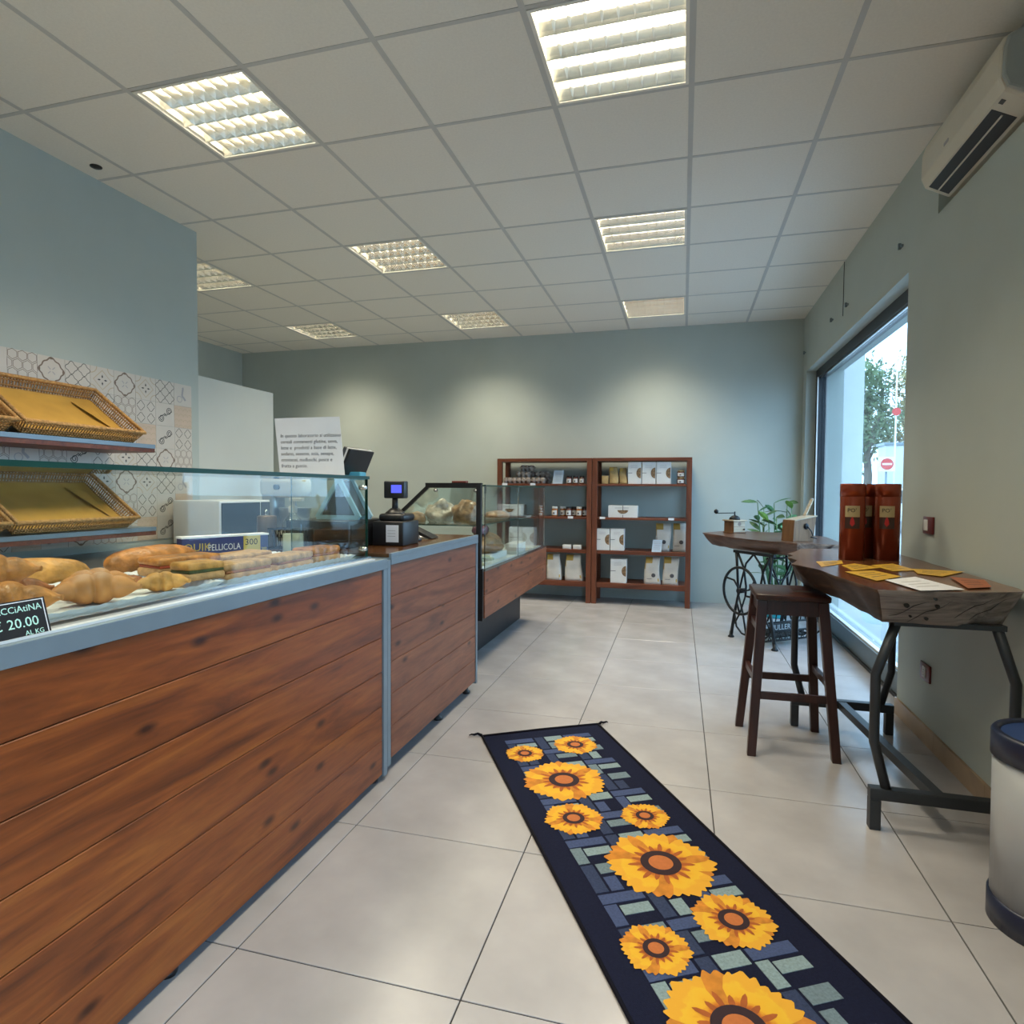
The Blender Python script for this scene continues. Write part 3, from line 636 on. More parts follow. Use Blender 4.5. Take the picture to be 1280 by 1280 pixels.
# cards
M['bluecard'] = mat('pale_blue_card', (.42, .52, .62), .6, var=.03)
def card(px0, px1, z, ytop, label, y=SYF+.03):
    a, c = ony(px0, 650, y).x, ony(px1, 650, y).x; h = ony(px0, ytop, y).z-z
    r = thing('info_card', label, 'card', ((a+c)/2, y, z), group='pale blue cards'); w_ = c-a
    MB().hexa([(-w_/2, 0, 0), (w_/2, 0, 0), (w_/2, .003, 0), (-w_/2, .003, 0), (-w_/2+.01, .035, h), (w_/2+.01, .035, h), (w_/2+.01, .038, h), (-w_/2+.01, .038, h)]).build('sheet', 'bluecard', r)
    MB().beam((0, .034, h*.8), (0, .062, .002), .02, .002).build('strut', 'bluecard', r)
    for q in range(6): t = .2+.12*q; MB().box((-w_*.36+.01*t, .035*t-.0012, h*t), (w_*.36+.01*t, .035*t+.001, h*t+.004)).build('print_line', 'pgrey', r)
card(690, 702.5, S1, 588, 'pale blue printed card standing on the top shelf beside jars'); card(815, 827, S3, 675, 'pale blue printed card leaning before a flour bag', y=SYF+.012)
# jars
M['jam'] = mat('dark_red_jam', (.10, .018, .008), .12, var=.3, vscale=30, spec=.8); M['honey'] = mat('amber_preserve', (.30, .10, .02), .12, var=.3, vscale=30, spec=.8)
def jar(x, y, z, rr, h, m, lid, label, grp):
    r = thing('jar', label, 'jar', (x, y, z), group=grp)
    MB().lathe([(rr*.9, 0), (rr, .006), (rr, h*.72), (rr*.82, h*.80)], n=16).build('glass_body', m, r); MB().lathe([(rr*.86, h*.80), (rr*.9, h*.82), (rr*.9, h*.98), (rr*.84, h)], n=16).build('lid', lid, r)
    b = MB(); n = 8
    for k in range(n):
        a0, a1 = -PI/2-.9+1.8*k/n, -PI/2-.9+1.8*(k+1)/n; R_ = rr+.0008; b.quad([(R_*math.cos(a0), R_*math.sin(a0), h*.14), (R_*math.cos(a1), R_*math.sin(a1), h*.14), (R_*math.cos(a1), R_*math.sin(a1), h*.62), (R_*math.cos(a0), R_*math.sin(a0), h*.62)])
    pl_ = b.build('paper_label', 'card', r); b2 = MB().box((-rr*.4, -rr-.0025, h*.25), (rr*.1, -rr-.0012, h*.42)); b2.build('label_print', 'ink', pl_); return r
for px_, lab_ in ((711.5, 'small dark jar of the top shelf row, beside the blue card'), (719.5, 'small dark jar in the middle of the top shelf row'), (727.5, 'small dark jar of the top shelf row, beside the double post')): jar(ony(px_, 600, SYF+.06).x, SYF+.06, S1, .030, .085, 'jam', 'black', lab_, 'three jars on the top shelf')
for k, (px_, m) in enumerate(((693.5, 'honey'), (703, 'honey'), (711, 'jam'), (717, 'jam'), (724, 'honey'), (730, 'jam'))): jar(ony(px_, 640, SYF+.07+.02*(k % 2)).x, SYF+.07+.05*(k % 2), S2, .033, .105, m, 'card' if m == 'honey' else 'black', ['amber preserve jar with pale lid at the row end near the case', 'amber preserve jar with pale lid, second along from the case glass', 'dark preserve jar with black lid right after the amber pair', 'dark preserve jar set slightly back in the middle of the row', 'amber preserve jar with pale lid between two dark jars', 'dark preserve jar beside the double shelf post'][k], 'preserve jars on the second shelf')
for z, lab_ in ((0, 'lower tiny jar of two stacked by the shelf post behind the case'), (.055, 'upper tiny jar of two stacked by the shelf post behind the case')): jar(ony(676, 640, SYF+.06).x, SYF+.06, S2+z*1.05, .024, .055, 'honey', 'white', lab_, 'stacked tiny jars')
for z, lab in ((0, 'lower'), (.07, 'upper')): jar(ony(851, 600, SYF+.06).x, SYF+.06, S1+z, .040, .07, 'jam', 'bagtan', 'dark fruit jar, the %s of two stacked by the right post' % lab, 'two stacked jars')
# egg cartons
M['pulp'] = mat('grey_egg_carton_pulp', (.36, .30, .26), .95, var=.15, vscale=20, bump=.3, bscale=60)
def egg_carton(x, y, z, label):
    r = thing('egg_carton', label, 'egg carton', (x, y, z), group='egg cartons on the top shelf')
    b = MB()
    for i in range(3):
        for j in range(2): b.lathe([(.016, 0), (.024, .03), (.025, .036)], ((i-1)*.05, (j-.5)*.05, 0), 10)
    b.box((-.078, -.053, .032), (.078, .053, .038)); b.build('tray', 'pulp', r)
    b = MB()
    for i in range(3):
        for j in range(2): b.lathe([(.026, .036), (.025, .055), (.018, .066), (0, .068)], ((i-1)*.05, (j-.5)*.05, 0), 10)
    b.box((-.078, -.053, .038), (.078, .053, .046)); b.build('lid', 'pulp', r); return r
ex = [ony(p_, 600, SYF+.08).x for p_ in (638.5, 655.5, 669.5)]
for k, (x, y, z, lab) in enumerate(((ex[0], SYF+.08, S1, 'egg carton on the shelf board nearest the left post'), (ex[1], SYF+.08, S1, 'egg carton in the middle of the bottom row'), (ex[2]+.035, SYF+.08, S1, 'egg carton at the bottom row end near the card'),
     ((ex[0]+ex[1])/2+.06, SYF+.12, S1+.068, 'egg carton in the second layer of the pile'), (ex[2]+.05, SYF+.22, S1, 'egg carton standing behind the bottom row'), (ex[2]+.05, SYF+.22, S1+.068, 'egg carton on the rear stack'), (ex[1]+.01, SYF+.18, S1+.136, 'egg carton topping the whole pile'), (ex[1]+.01, SYF+.20, S1, 'egg carton hidden at the back of the pile'), (ex[1]+.01, SYF+.235, S1+.068, 'egg carton supporting the topmost one'))): egg_carton(x, y, z, lab)
# price tags on shelf edges
for px_, py, z, lab_ in ((631, 604, 0, 'white price tag under the first egg carton by the outer left post'), (666, 604, 0, 'white price tag under the last egg carton of the row'), (713, 646, 1, 'white price tag under the preserve jars'), (753, 648, 1, 'white price tag on the second shelf by the double post, below the gold bags'), (839, 649.5, 1, 'white price tag above the flour bags of the right unit')):
    p = ony(px_, py, SYF); z1 = SZ[z][1]
    tag(MB().box((-.028, -.006, -.018), (.028, -.001, .006)).build('price_tag', 'paper', loc=(p.x, SYF+.005, z1)), lab_, 'price tag', 'shelf edge price tags')
# ================================================================== BASKET SHELVES ON THE TILED WALL
for zt, lab in ((1.433, 'upper grey edged wooden wall shelf holding two wicker baskets'), (.968, 'lower grey edged wooden wall shelf seen through the glass')):
    r = thing('wall_shelf', lab, 'shelf', (-3.05, 1.6, zt-.045), world=True)
    MB().box((-3.232, .4, zt-.022), (-2.885, 2.85, zt)).build('board', 'steel', r); MB().box((-3.232, .4, zt-.045), (-2.887, 2.848, zt-.0225)).build('under_board', 'shelfwoodx', r)
def basket():
    r = thing('wicker_basket', 'x', 'basket', group='wicker baskets on the wall shelves')
    L, D, h, fl_ = .60, .38, .082, .020
    th = math.radians(36); vx, vz = -math.cos(th), math.sin(th); nx, nz = math.sin(th), math.cos(th)
    def P(u, v, w): return (v*vx+w*nx, u, v*vz+w*nz)
    def at(u, v, t): # wall point on perimeter position with flare t 0..1
        return P(u, v, t*h)
    b = MB(); b.quad([P(0, 0, .002), P(L, 0, .002), P(L, D, .002), P(0, D, .002)]); b.quad([P(0, 0, -.002), P(0, D, -.002), P(L, D, -.002), P(L, 0, -.002)]); b.build('base', 'wicker', r)
    cor0 = [(0, 0), (L, 0), (L, D), (0, D)]; cor1 = [(-fl_, -fl_), (L+fl_, -fl_), (L+fl_, D+fl_), (-fl_, D+fl_)]
    wv = MB()
    for k in range(4):
        a0, a1, b0, b1 = cor0[k], cor0[(k+1) % 4], cor1[k], cor1[(k+1) % 4]; ln = math.hypot(a1[0]-a0[0], a1[1]-a0[1]); n = int(ln/.014)
        for q in range(n+1):
            t = q/n; p0 = (a0[0]+(a1[0]-a0[0])*t, a0[1]+(a1[1]-a0[1])*t); p1 = (b0[0]+(b1[0]-b0[0])*t, b0[1]+(b1[1]-b0[1])*t)
            wv.tube([P(*p0, 0), P(*p1, h)], .0034, 5, cap=False)
        for q in range(6):
            t = (q+.5)/6
            if q == 3: continue
            pts = []
            for s_ in range(n*2+1):
                f = s_/(n*2); p0 = [a0[i]+(a1[i]-a0[i])*f for i in (0, 1)]; p1 = [b0[i]+(b1[i]-b0[i])*f for i in (0, 1)]
                wob = .0022*(1 if (s_+q) % 2 else -1); c = [p0[i]+(p1[i]-p0[i])*t for i in (0, 1)]; d = ((L/2-c[0]), (D/2-c[1])); pts.append(P(c[0]+(wob if k in (1, 3) else 0), c[1]+(wob if k in (0, 2) else 0), h*t))
            wv.tube(pts, .0042, 4, cap=False)
    wv.build('woven_sides', 'wicker', r)
    MB().tube([P(*c, h) for c in cor1], .0105, 8, closed=True).build('rim', 'wicker', r)
    pb = MB(); nu, nv = 14, 10
    for i in range(nu+1):
        for j in range(nv+1):
            u, v = .006+(L-.012)*i/nu, .006+(D-.012)*j/nv; e = max(abs(i/nu-.5), abs(j/nv-.5))*2
            pb.v.append(P(u, v, .006+.004*mnoise.noise(Vector((u*9, v*9, 1)))+(.018 if e > .95 else 0)))
    for i in range(nu):
        for j in range(nv): pb.f.append((i*(nv+1)+j, (i+1)*(nv+1)+j, (i+1)*(nv+1)+j+1, i*(nv+1)+j+1)); pb.m.append(0); pb.sm.append(True)
    pb.build('paper_liner', 'kraft', r)
    pf = MB(); pf.v = [P(.47, .36, .012), P(.50, .20, .024), P(.57, .06, .010), P(.585, .30, .014)]; pf.f = [(0, 1, 2, 3)]; pf.m = [0]; pf.sm = [False]; pf.build('folded_paper', 'kraft', r)
    return r
bk = basket(); bk.location = (-2.935, 2.145, 1.438); bk['label'] = 'wicker basket lined with yellow paper on the upper shelf, beside its free end'
dup(bk, (-2.935, 1.47, 1.438), label='wicker basket on the upper shelf, farther from its free end')
dup(bk, (-2.935, 2.10, .973), label='wicker basket lined with paper on the lower shelf, beside its free end')
dup(bk, (-2.935, 1.43, .973), label='wicker basket on the lower shelf, farther from its free end')
# ================================================================== PASTRIES
M['crust'] = mat('baked_crust', (.44, .17, .036), .42, var=.55, vscale=24, bump=.5, bscale=55); M['crustdark'] = mat('dark_baked_crust', (.28, .09, .025), .45, var=.5, vscale=24, bump=.5, bscale=55)
M['crustpale'] = mat('pale_baked_crust', (.55, .27, .065), .5, var=.45, vscale=22, bump=.5, bscale=50); M['crumb'] = mat('pale_crumb', (.48, .27, .115), .7, var=.35, vscale=35, bump=.5, bscale=70)
M['greens'] = mat('cooked_greens', (.04, .055, .015), .5, var=.5, vscale=30); M['tomato'] = mat('tomato_red', (.40, .06, .02), .35, var=.2)
def sugared(name, col):
    m = mat(name, col, .5, var=.3, vscale=16); N, L = m.node_tree.nodes, m.node_tree.links; b = N['Principled BSDF']; src = b.inputs['Base Color'].links[0].from_socket
    g = N.new('ShaderNodeTexCoord'); s = N.new('ShaderNodeSeparateXYZ'); L.new(g.outputs['Object'], s.inputs[0]); n = N.new('ShaderNodeTexNoise'); n.inputs['Scale'].default_value = 45; L.new(g.outputs['Object'], n.inputs['Vector'])
    a = N.new('ShaderNodeMath'); a.operation = 'MULTIPLY_ADD'; a.inputs[1].default_value = 18; a.inputs[2].default_value = -1.0; L.new(s.outputs['Z'], a.inputs[0])
    c = N.new('ShaderNodeMath'); c.operation = 'MULTIPLY'; c.use_clamp = True; L.new(a.outputs[0], c.inputs[0]); L.new(n.outputs['Fac'], c.inputs[1])
    mx = N.new('ShaderNodeMixRGB'); mx.inputs[2].default_value = (.75, .70, .66, 1); L.new(c.outputs[0], mx.inputs[0]); L.new(src, mx.inputs[1]); L.new(mx.outputs[0], b.inputs['Base Color']); return m
M['sugar'] = sugared('icing_sugar_crust', (.46, .19, .05))
def croissant(p, rz, sc, m, label):
    b = MB(); n, k = 16, 44; pts, rs = [], []
    for i in range(k+1):
        t = -1+2*i/k; pts.append((.088*t*sc, -.035*t*t*sc, .036*sc)); rs.append(max(.007, .043*(1-abs(t)**1.7)**.75*(.80+.27*abs(math.sin(t*6.3+.5))**.55)*sc))
    b.tube(pts, rs, n, flat=.86); b.v = [(x, y, max(z, 0)) for x, y, z in b.v]
    return tag(b.build('croissant', m, loc=p, rot=(0, 0, rz)), label, 'croissant', 'croissants in the glass display')
def trayobj(y0, y1, x0, x1, label):
    r = thing('paper_tray', label, 'tray', ((x0+x1)/2, (y0+y1)/2, .913), world=True); b = MB(); n = 40
    b.box((x0, y0, .913), (x1, y1, .9155))
    per = [(x0+(x1-x0)*k/n, y0) for k in range(n)]+[(x1, y0+(y1-y0)*k/n) for k in range(n)]+[(x1-(x1-x0)*k/n, y1) for k in range(n)]+[(x0, y1-(y1-y0)*k/n) for k in range(n)]
    cx, cy = (x0+x1)/2, (y0+y1)/2; N_ = len(per); rim = MB()
    for k in range(N_):
        a, c = per[k], per[(k+1) % N_]
        def o(p, kk, s_=.018): return (p[0]+s_*(1 if p[0] > cx+.4*(x1-cx) else -1 if p[0] < cx-.4*(cx-x0) else 0)*(1 if abs(p[0]-cx) > .99*(x1-cx) else 0), p[1]+s_*(1 if p[1] > cy else -1)*(1 if abs(p[1]-cy) > .99*(y1-cy) else 0), .932+.003*(kk % 2))
        rim.quad([(*a, .9155), (*c, .9155), o(c, k+1), o(a, k)])
    b.build('bottom', 'paper', r); rim.build('fluted_rim', 'paper', r); return r
trayobj(.60, 1.42, -1.60, -1.245, 'white fluted paper tray under the croissants'); trayobj(1.47, 2.14, -1.60, -1.245, 'white fluted paper tray under the filled flatbreads')
def oz(x, y, z): p = onz(x, y, z); return Vector((p.x, p.y, z))
croissant((-1.335, .93, .917), 1.25, 1.08, 'crust', 'golden croissant right behind the chalkboard price sign')
croissant((-1.33, 1.135, .917), 1.0, 1.0, 'sugar', 'sugar dusted croissant at the tray corner, front row'); croissant((-1.41, 1.20, .919), 1.25, .95, 'sugar', 'sugar dusted croissant in the second row')
croissant((-1.47, 1.03, .917), 1.5, 1.0, 'crustdark', 'dark brown croissant in the middle of the tray'); croissant((-1.42, .96, .975), 1.25, 1.0, 'crust', 'large croissant lying on top of the front ones')
croissant((-1.325, 1.325, .917), .9, .70, 'crustpale', 'pale yellow croissant at the far end of the tray'); croissant((-1.31, .73, .917), 1.4, 1.0, 'crust', 'croissant at the start of the tray, left of the price sign')
croissant((-1.47, .80, .917), 1.3, .95, 'crustpale', 'pale croissant in the back row of the tray')
def filled(p, rz, l, w_, h, label, top='crust', fill='greens', seed=0):
    """flat bread cut open with filling"""
    r = thing('filled_flatbread', label, 'flatbread', p, rz, 'filled flatbreads in the glass display')
    def slab_(z0, z1, s_):
        q = rbox((-l/2*s_, -w_/2*s_, z0), (l/2*s_, w_/2*s_, z1), min(.010, (z1-z0)*.42), 3); q.v = [(x+.004*mnoise.noise(Vector((x*30, y*30, seed))), y+.004*mnoise.noise(Vector((x*30, y*30, seed+9))), max(z+.004*mnoise.noise(Vector((x*25, y*25, seed+z*40))), 0)) for x, y, z in q.v]; return q
    slab_(0, h*.45, 1).build('lower_bread', 'crumb', r); slab_(h*.42, h*.60, .94).build('filling', fill, r); slab_(h*.57, h, .99).build('upper_bread', top, r); return r
filled((-1.315, 1.44, .934), 1.35, .12, .085, .05, 'flatbread filled with dark greens, cut side to the glass', 'crustpale', 'greens', 1)
filled((-1.315, 1.60, .917), 1.5, .20, .10, .05, 'thick flatbread slab behind the greens filled one', 'crumb', 'crustdark', 2)
filled((-1.315, 1.83, .917), 1.6, .21, .10, .05, 'flatbread slab in the middle of the second tray', 'crumb', 'crustdark', 3)
filled((-1.33, 2.05, .917), 1.5, .17, .10, .055, 'golden flatbread next to the end glass', 'crust', 'crustdark', 4)
filled((-1.45, 1.52, .934), 1.3, .20, .11, .055, 'golden flatbread in the back row beside the long loaf', 'crust', 'tomato', 5)
filled((-1.45, 1.76, .917), 1.5, .24, .11, .055, 'flatbread slab in the back row before the film box', 'crumb', 'crustdark', 6)
lump('pastry_slice', (-1.445, 1.335, .917), (.035, .045, .022), 'crustdark', 'brown crusty slice lying between croissants and flatbreads', 'pastry', 11, rz=.3)
def loaf(p, rz, l, w_, h, m, label, seed):
    b = MB(); n, k = 16, 24
    for i in range(k+1):
        t = -1+2*i/k; e = max(.06, (1-abs(t)**3.2)**.6)
        for j in range(n):
            a = 2*PI*j/n; q = 1+.10*mnoise.noise(Vector((t*4, math.cos(a)*1.5, seed+math.sin(a)))); b.v.append((l/2*t, w_/2*e*math.cos(a)*q, max(0, h*.42+h*.58*e*math.sin(a)*q)))
    for i in range(k):
        for j in range(n): b.f.append((i*n+j, i*n+(j+1) % n, (i+1)*n+(j+1) % n, (i+1)*n+j)); b.m.append(0); b.sm.append(True)
    b.f.append(tuple(reversed(range(n)))); b.m.append(0); b.sm.append(True); b.f.append(tuple(k*n+j for j in range(n))); b.m.append(0); b.sm.append(True)
    return tag(b.build('stuffed_loaf', m, loc=p, rot=(0, 0, rz), fix=True), label, 'bread', 'long stuffed loaves')
loaf((-1.70, 1.20, .9135), 1.42, .42, .12, .085, 'crustpale', 'long pale stuffed loaf behind the croissants', 1); loaf((-1.695, 1.66, .9135), 1.50, .34, .12, .085, 'crust', 'long golden loaf in the back row between pale loaf and film box', 2)
# chalkboard price sign
ck = thing('price_sign', 'black chalkboard price sign lettered in pale green, 20.00 euro', 'sign', (-1.172, .815, .909)); n_ = Vector((1, 0, .28)).normalized(); up = Vector((-.28, 0, 1)).normalized()
mxs = frame_mx((0, 0, 0), (0, 1, 0), up); T = lambda a, b, m_=0: MB().box(a, b, 0, mxs)
M['chalk'] = mat('pale_green_chalk', (.50, .80, .70), .8, var=0); M['slate'] = mat('black_slate', (.008, .008, .010), .5, var=.1)
T((-.12, 0, -.004), (.093, .072, 0)).build('board', 'slate', ck); T((-.117, .068, 0), (.090, .0695, .0006)).build('border_line', 'paper', ck); T((.0875, .003, 0), (.089, .068, .0006)).build('border_line', 'paper', ck)
for s_, sz, u, v in (('schiACCiAtiNA', .0172, .084, .050), ('€ 20.00', .026, .074, .021), ('AL KG', .0125, .080, .005)):
    lettering(s_, sz, 'chalk', ck, mxs @ Matrix.Translation((u, v, .0004)), align='RIGHT')
# cling film carton
qb = thing('cling_film_box', 'blue and yellow cling film carton lettered PELLICOLA 300', 'box', (-1.74, 2.06, .914), math.radians(-26)); M['qblue'] = mat('carton_blue', (.035, .05, .17), .4, var=.1); M['qyel'] = mat('carton_yellow', (.52, .40, .10), .5, var=.05)
rbox((-.05, -.17, 0), (.0, .17, .085), .002, 1).build('carton', 'qblue', qb); MB().box((-.055, -.172, .083), (.002, .172, .090)).build('lid_flap', 'paper', qb)
MB().box((0, -.168, 0), (.0012, .168, .020)).build('pale_stripe', 'bluecard', qb); MB().box((0, .065, .004), (.0016, .135, .083)).build('yellow_panel', 'qyel', qb)
mq = lambda y, z: frame_mx((.0018, y, z), (0, 1, 0), (0, 0, 1))
lettering('QUIK', .042, 'qyel', qb, mq(-.165, .034)); lettering('PELLICOLA', .036, 'paper', qb, mq(-.075, .032) @ Matrix.Diagonal((.72, 1, 1, 1))); lettering('300', .036, 'blackink', qb, mq(.070, .046)); lettering('300', .022, 'qyel', qb, mq(.139, .018) @ Matrix.Diagonal((.7, 1, 1, 1)))
# allergen notice on the glass
nt = thing('allergen_notice', 'white printed allergen notice propped on top of the glass', 'notice', (-1.46, 2.13, 1.2405))
a0, a1 = onz(350, 587, 1.2405), onz(431, 591, 1.2405)
P0, P1 = ony(350, 586, 2.13), ony(431, 590, 2.13); P2, P3 = ony(343, 516, 2.16), ony(424, 523, 2.16); wv_ = (P1.x-P0.x); hv_ = (P2.z-P0.z)
un = Vector((P3.x-P2.x, 0, 0)).normalized(); vn = Vector((P2.x-P0.x, .03, hv_)).normalized(); org = Vector((P0.x+1.46, 0, .0005)); mxn = frame_mx(org, (1, 0, 0), vn-Vector((vn.x, 0, 0)))
ln_ = (P2-P0).length
MB().hexa([mxn @ Vector(p) for p in ((0, 0, -.0015), (wv_, 0, -.0015), (wv_+(P3.x-P1.x), ln_, -.0015), ((P2.x-P0.x), ln_, -.0015), (0, 0, 0), (wv_, 0, 0), (wv_+(P3.x-P1.x), ln_, 0), ((P2.x-P0.x), ln_, 0))]).build('sheet', 'paper', nt)
MB().beam((.0, .05, ln_*.6), (.0, .12, .002), .03, .002).build('strut', 'paper', nt)
for k, s_ in enumerate(('In questo laboratorio si utilizzano', 'cereali contenenti glutine, uova,', 'latte e  prodotti a base di latte,', 'sedano, sesamo, soia, senape,', 'crostacei, molluschi, pesce e', 'frutta a guscio.')):
    lettering(s_, .0200, 'ink', nt, mxn @ Matrix.Translation((.004-.016*(5-k)/5, ln_*(.66-.104*k), .0006)))
# ================================================================== THINGS ON THE TILL COUNTER
cd = thing('cash_drawer', 'low black cash drawer on the till counter', 'cash drawer', (-1.60, 2.62, .9265)); rbox((-.15, -.17, 0), (.17, .17, .12), .005).build('body', 'black', cd); MB().box((.1702, -.15, .015), (.173, .15, .10)).build('drawer_front', 'blackm', cd)
po = thing('till_screen', 'till touchscreen with turquoise back on a triangular stand', 'till', (-1.54, 2.62, 1.0475)); M['turq'] = mat('turquoise_plastic', (.10, .42, .58), .35, var=.03); M['paleblue'] = mat('pale_blue_plastic', (.40, .62, .72), .35, var=.03); M['dkgrey'] = mat('dark_grey_plastic', (.06, .065, .07), .4, var=.05)
for y in (-.055, .055): MB().beam((.10, y, .008), (-.005, y, .19), .014, .022).beam((.10, y, .008), (-.12, y, .008), .016, .022).beam((-.12, y, .008), (-.005, y, .19), .012, .02).build('stand_leg', 'paleblue', po)
MB().hexa([(.085, -.05, .016), (-.10, -.05, .016), (-.10, .05, .016), (.085, .05, .016), (.0, -.05, .18), (-.012, -.05, .18), (-.012, .05, .18), (.0, .05, .18)]).build('stand_cover', 'dkgrey', po)
R_ = Matrix.Translation((.015, 0, .215)) @ Matrix.Rotation(math.radians(24), 4, 'Y')
MB().box((-.12, -.03, .185), (.09, .03, .222)).build('stand_bar', 'turq', po, bevel=.004)
MB().box((-.020, -.10, .0), (.0, .12, .125), 0, R_).build('screen_back', 'dkgrey', po, bevel=.004); MB().box((.0, -.102, -.002), (.008, .122, .127), 0, R_).build('screen_bezel', 'white', po); MB().box((.008, -.10, .0), (.020, .12, .125), 0, R_).build('screen_panel', 'black', po)
pr = thing('receipt_printer', 'black receipt printer with white note and pole display', 'printer', (-1.325, 2.72, .924)); rbox((-.085, -.09, 0), (.075, .09, .115), .006).build('body', 'black', pr); rbox((-.07, -.06, .113), (.06, .08, .15), .015, 3).build('paper_cover', 'black', pr)
wn_ = MB().box((-.012, -.0915, .018), (.052, -.0903, .098)).build('white_note', 'paper', pr)
for z_ in (.045, .058, .071): MB().box((-.004, -.0920, z_), (.036, -.0914, z_+.002)).build('faint_print', 'pgrey', wn_)
MB().tube([(-.01, 0, .145), (-.01, 0, .235)], [.016, .013], 12).lathe([(.05, .145), (.045, .155), (.02, .175)], (-.01, 0, 0), 16).build('pole', 'black', pr)
dh_ = rbox((-.058, -.025, .222), (.048, .025, .305), .006).build('display_head', 'black', pr); M['lcd'] = mat('blue_lcd', (.05, .06, .5), .3, var=0, emit=(.10, .12, .85), estr=.9); MB().box((-.018, -.0262, .248), (.036, -.0252, .286)).build('lcd', 'lcd', dh_)
ct_ = thing('card_terminal', 'black wedge shaped card terminal at the printer side', 'card reader', (-1.36, 2.93, .924), math.radians(-20)); MB().prism([(-.05, 0), (.06, 0), (.06, .012), (.02, .05), (-.05, .065)], -.035, .035, fn=lambda p: (p[0], p[2], p[1])).build('body', 'black', ct_, bevel=.005)
sc_ = thing('black_scoop', 'black plastic change dish with long lip on worktop', 'dish', (-1.40, 3.10, .924)); MB().prism([(-.08, .05), (-.05, .068), (.0, .06), (.09, .02), (.12, .004), (.10, 0), (.04, .02), (-.06, .03)], -.05, .05, fn=lambda p: (p[0], p[2], p[1])).build('shell', 'black', sc_, bevel=.004); MB().box((-.075, -.045, 0), (-.04, .045, .04)).build('foot', 'black', sc_)
nb = tag(MB().hexa([(-.10, -.10, 0), (.10, -.10, 0), (.10, .10, 0), (-.10, .10, 0), (-.09, -.09, .03), (.06, -.095, .006), (.06, .09, .006), (-.09, .09, .03)]).build('paper_pad', 'paper', loc=(-1.50, 3.27, .924), bevel=.002), 'curled white paper pad at the end of the till counter', 'paper')
# pump bottle, tin, wire lattice for a reflection
pb_ = thing('pump_bottle', 'clear pump bottle half full behind the end glass', 'bottle', (-1.60, 2.29, .913)); M['clearpl'] = glass('clear_plastic', (.86, .90, .88), .8); M['gel'] = mat('cloudy_gel', (.55, .58, .52), .3, var=.05)
MB().lathe([(.042, 0), (.044, .01), (.044, .12), (.034, .145), (.016, .165), (.016, .175)], n=20).build('body', 'clearpl', pb_); MB().lathe([(.04, .002), (.042, .01), (.042, .085)], n=20).build('gel', 'gel', pb_)
MB().lathe([(.018, .175), (.018, .20), (.009, .205), (.009, .225)], n=14).build('collar', 'cream', pb_); MB().box((-.012, -.012, .223), (.05, .012, .237)).build('nozzle', 'cream', pb_, bevel=.003)
M['tin'] = mat('brown_tin', (.10, .065, .035), .4, .3, var=.1); tag(MB().lathe([(.04, 0), (.042, .004), (.042, .14), (.036, .145)], n=20).build('tin_canister', 'tin', loc=(-1.79, 2.37, .924)), 'brown cylindrical tin behind the pump bottle', 'tin')
wr = thing('reflected_lattice', 'small black wire lattice imitating an ironwork reflection behind the flatbreads', 'reflection', (-1.66, 2.36, .9245))  # added lattice, stands in for ironwork mirrored in the end pane
zz = []
for k in range(17): zz.append((-.09+.18*k/16, -.035, .085 if k % 2 else .055))
MB().tube(zz, .0035, 6).build('zigzag', 'blackm', wr); MB().tube([(-.09, -.035, .088), (.09, -.035, .088), (.09, .035, .088), (-.09, .035, .088)], .004, 6, closed=True).build('rim', 'blackm', wr); MB().tube([(-.09, -.035, .004), (.09, -.035, .004), (.09, .035, .004), (-.09, .035, .004)], .004, 6, closed=True).build('base_ring', 'blackm', wr)
for k in range(7):
    x = -.09+.03*k; MB().tube([(x, -.035, .004), (x, -.035, .088)], .0025, 6).tube([(x, .035, .004), (x, .035, .088)], .0025, 6).build('wire', 'blackm', wr)
# back bench with microwave and mixer
be = thing('work_bench', 'steel work bench along the patterned tile wall', 'bench', (-2.9, 2.7, 0), world=True); M['inox'] = mat('brushed_steel', (.42, .43, .43), .3, .9, var=.08, vscale=20)
MB().box((-3.22, .6, .78), (-2.60, 4.55, .82)).build('top', 'inox', be, bevel=.004); MB().box((-3.20, .65, .08), (-2.66, 4.5, .78)).build('cabinet', 'dkgrey', be)
for y in (.75, 2.6, 4.4):
    for x in (-3.15, -2.71): MB().lathe([(.025, 0), (.02, .02), (.02, .08)], (x, y, 0), 10).build('foot', 'black', be)
mw = thing('microwave', 'white framed microwave with dark door behind the glass', 'microwave', (-3.0, 3.52, .82)); rbox((-.18, -.25, .01), (.18, .25, .29), .008).build('body', 'white', mw); MB().box((.181, -.235, .03), (.187, .135, .275)).build('door', 'darkglass', mw, bevel=.003); cp_ = MB().box((.181, .150, .03), (.185, .24, .275)).build('control_panel', 'dkgrey', mw)
for z in (.10, .20): MB().lathe([(.022, 0), (.02, .015)], n=16, mx=Matrix.Translation((.185, .195, z)) @ Matrix.Rotation(PI/2, 4, 'Y')).build('knob', 'chrome', cp_)
for x in (-.15, .15):
    for y in (-.2, .2): MB().lathe([(.015, 0), (.015, .012)], (x, y, 0), 10).build('foot', 'black', mw)
mi = thing('stand_mixer', 'beige and steel stand mixer next to the microwave', 'mixer', (-2.95, 4.12, .82)); rbox((-.16, -.12, 0), (.20, .12, .05), .015).build('base', 'cream', mi); rbox((-.16, -.08, .04), (-.04, .08, .34), .03, 3).build('column', 'inox', mi); rbox((-.18, -.085, .30), (.20, .085, .46), .05, 4).build('head', 'cream', mi)
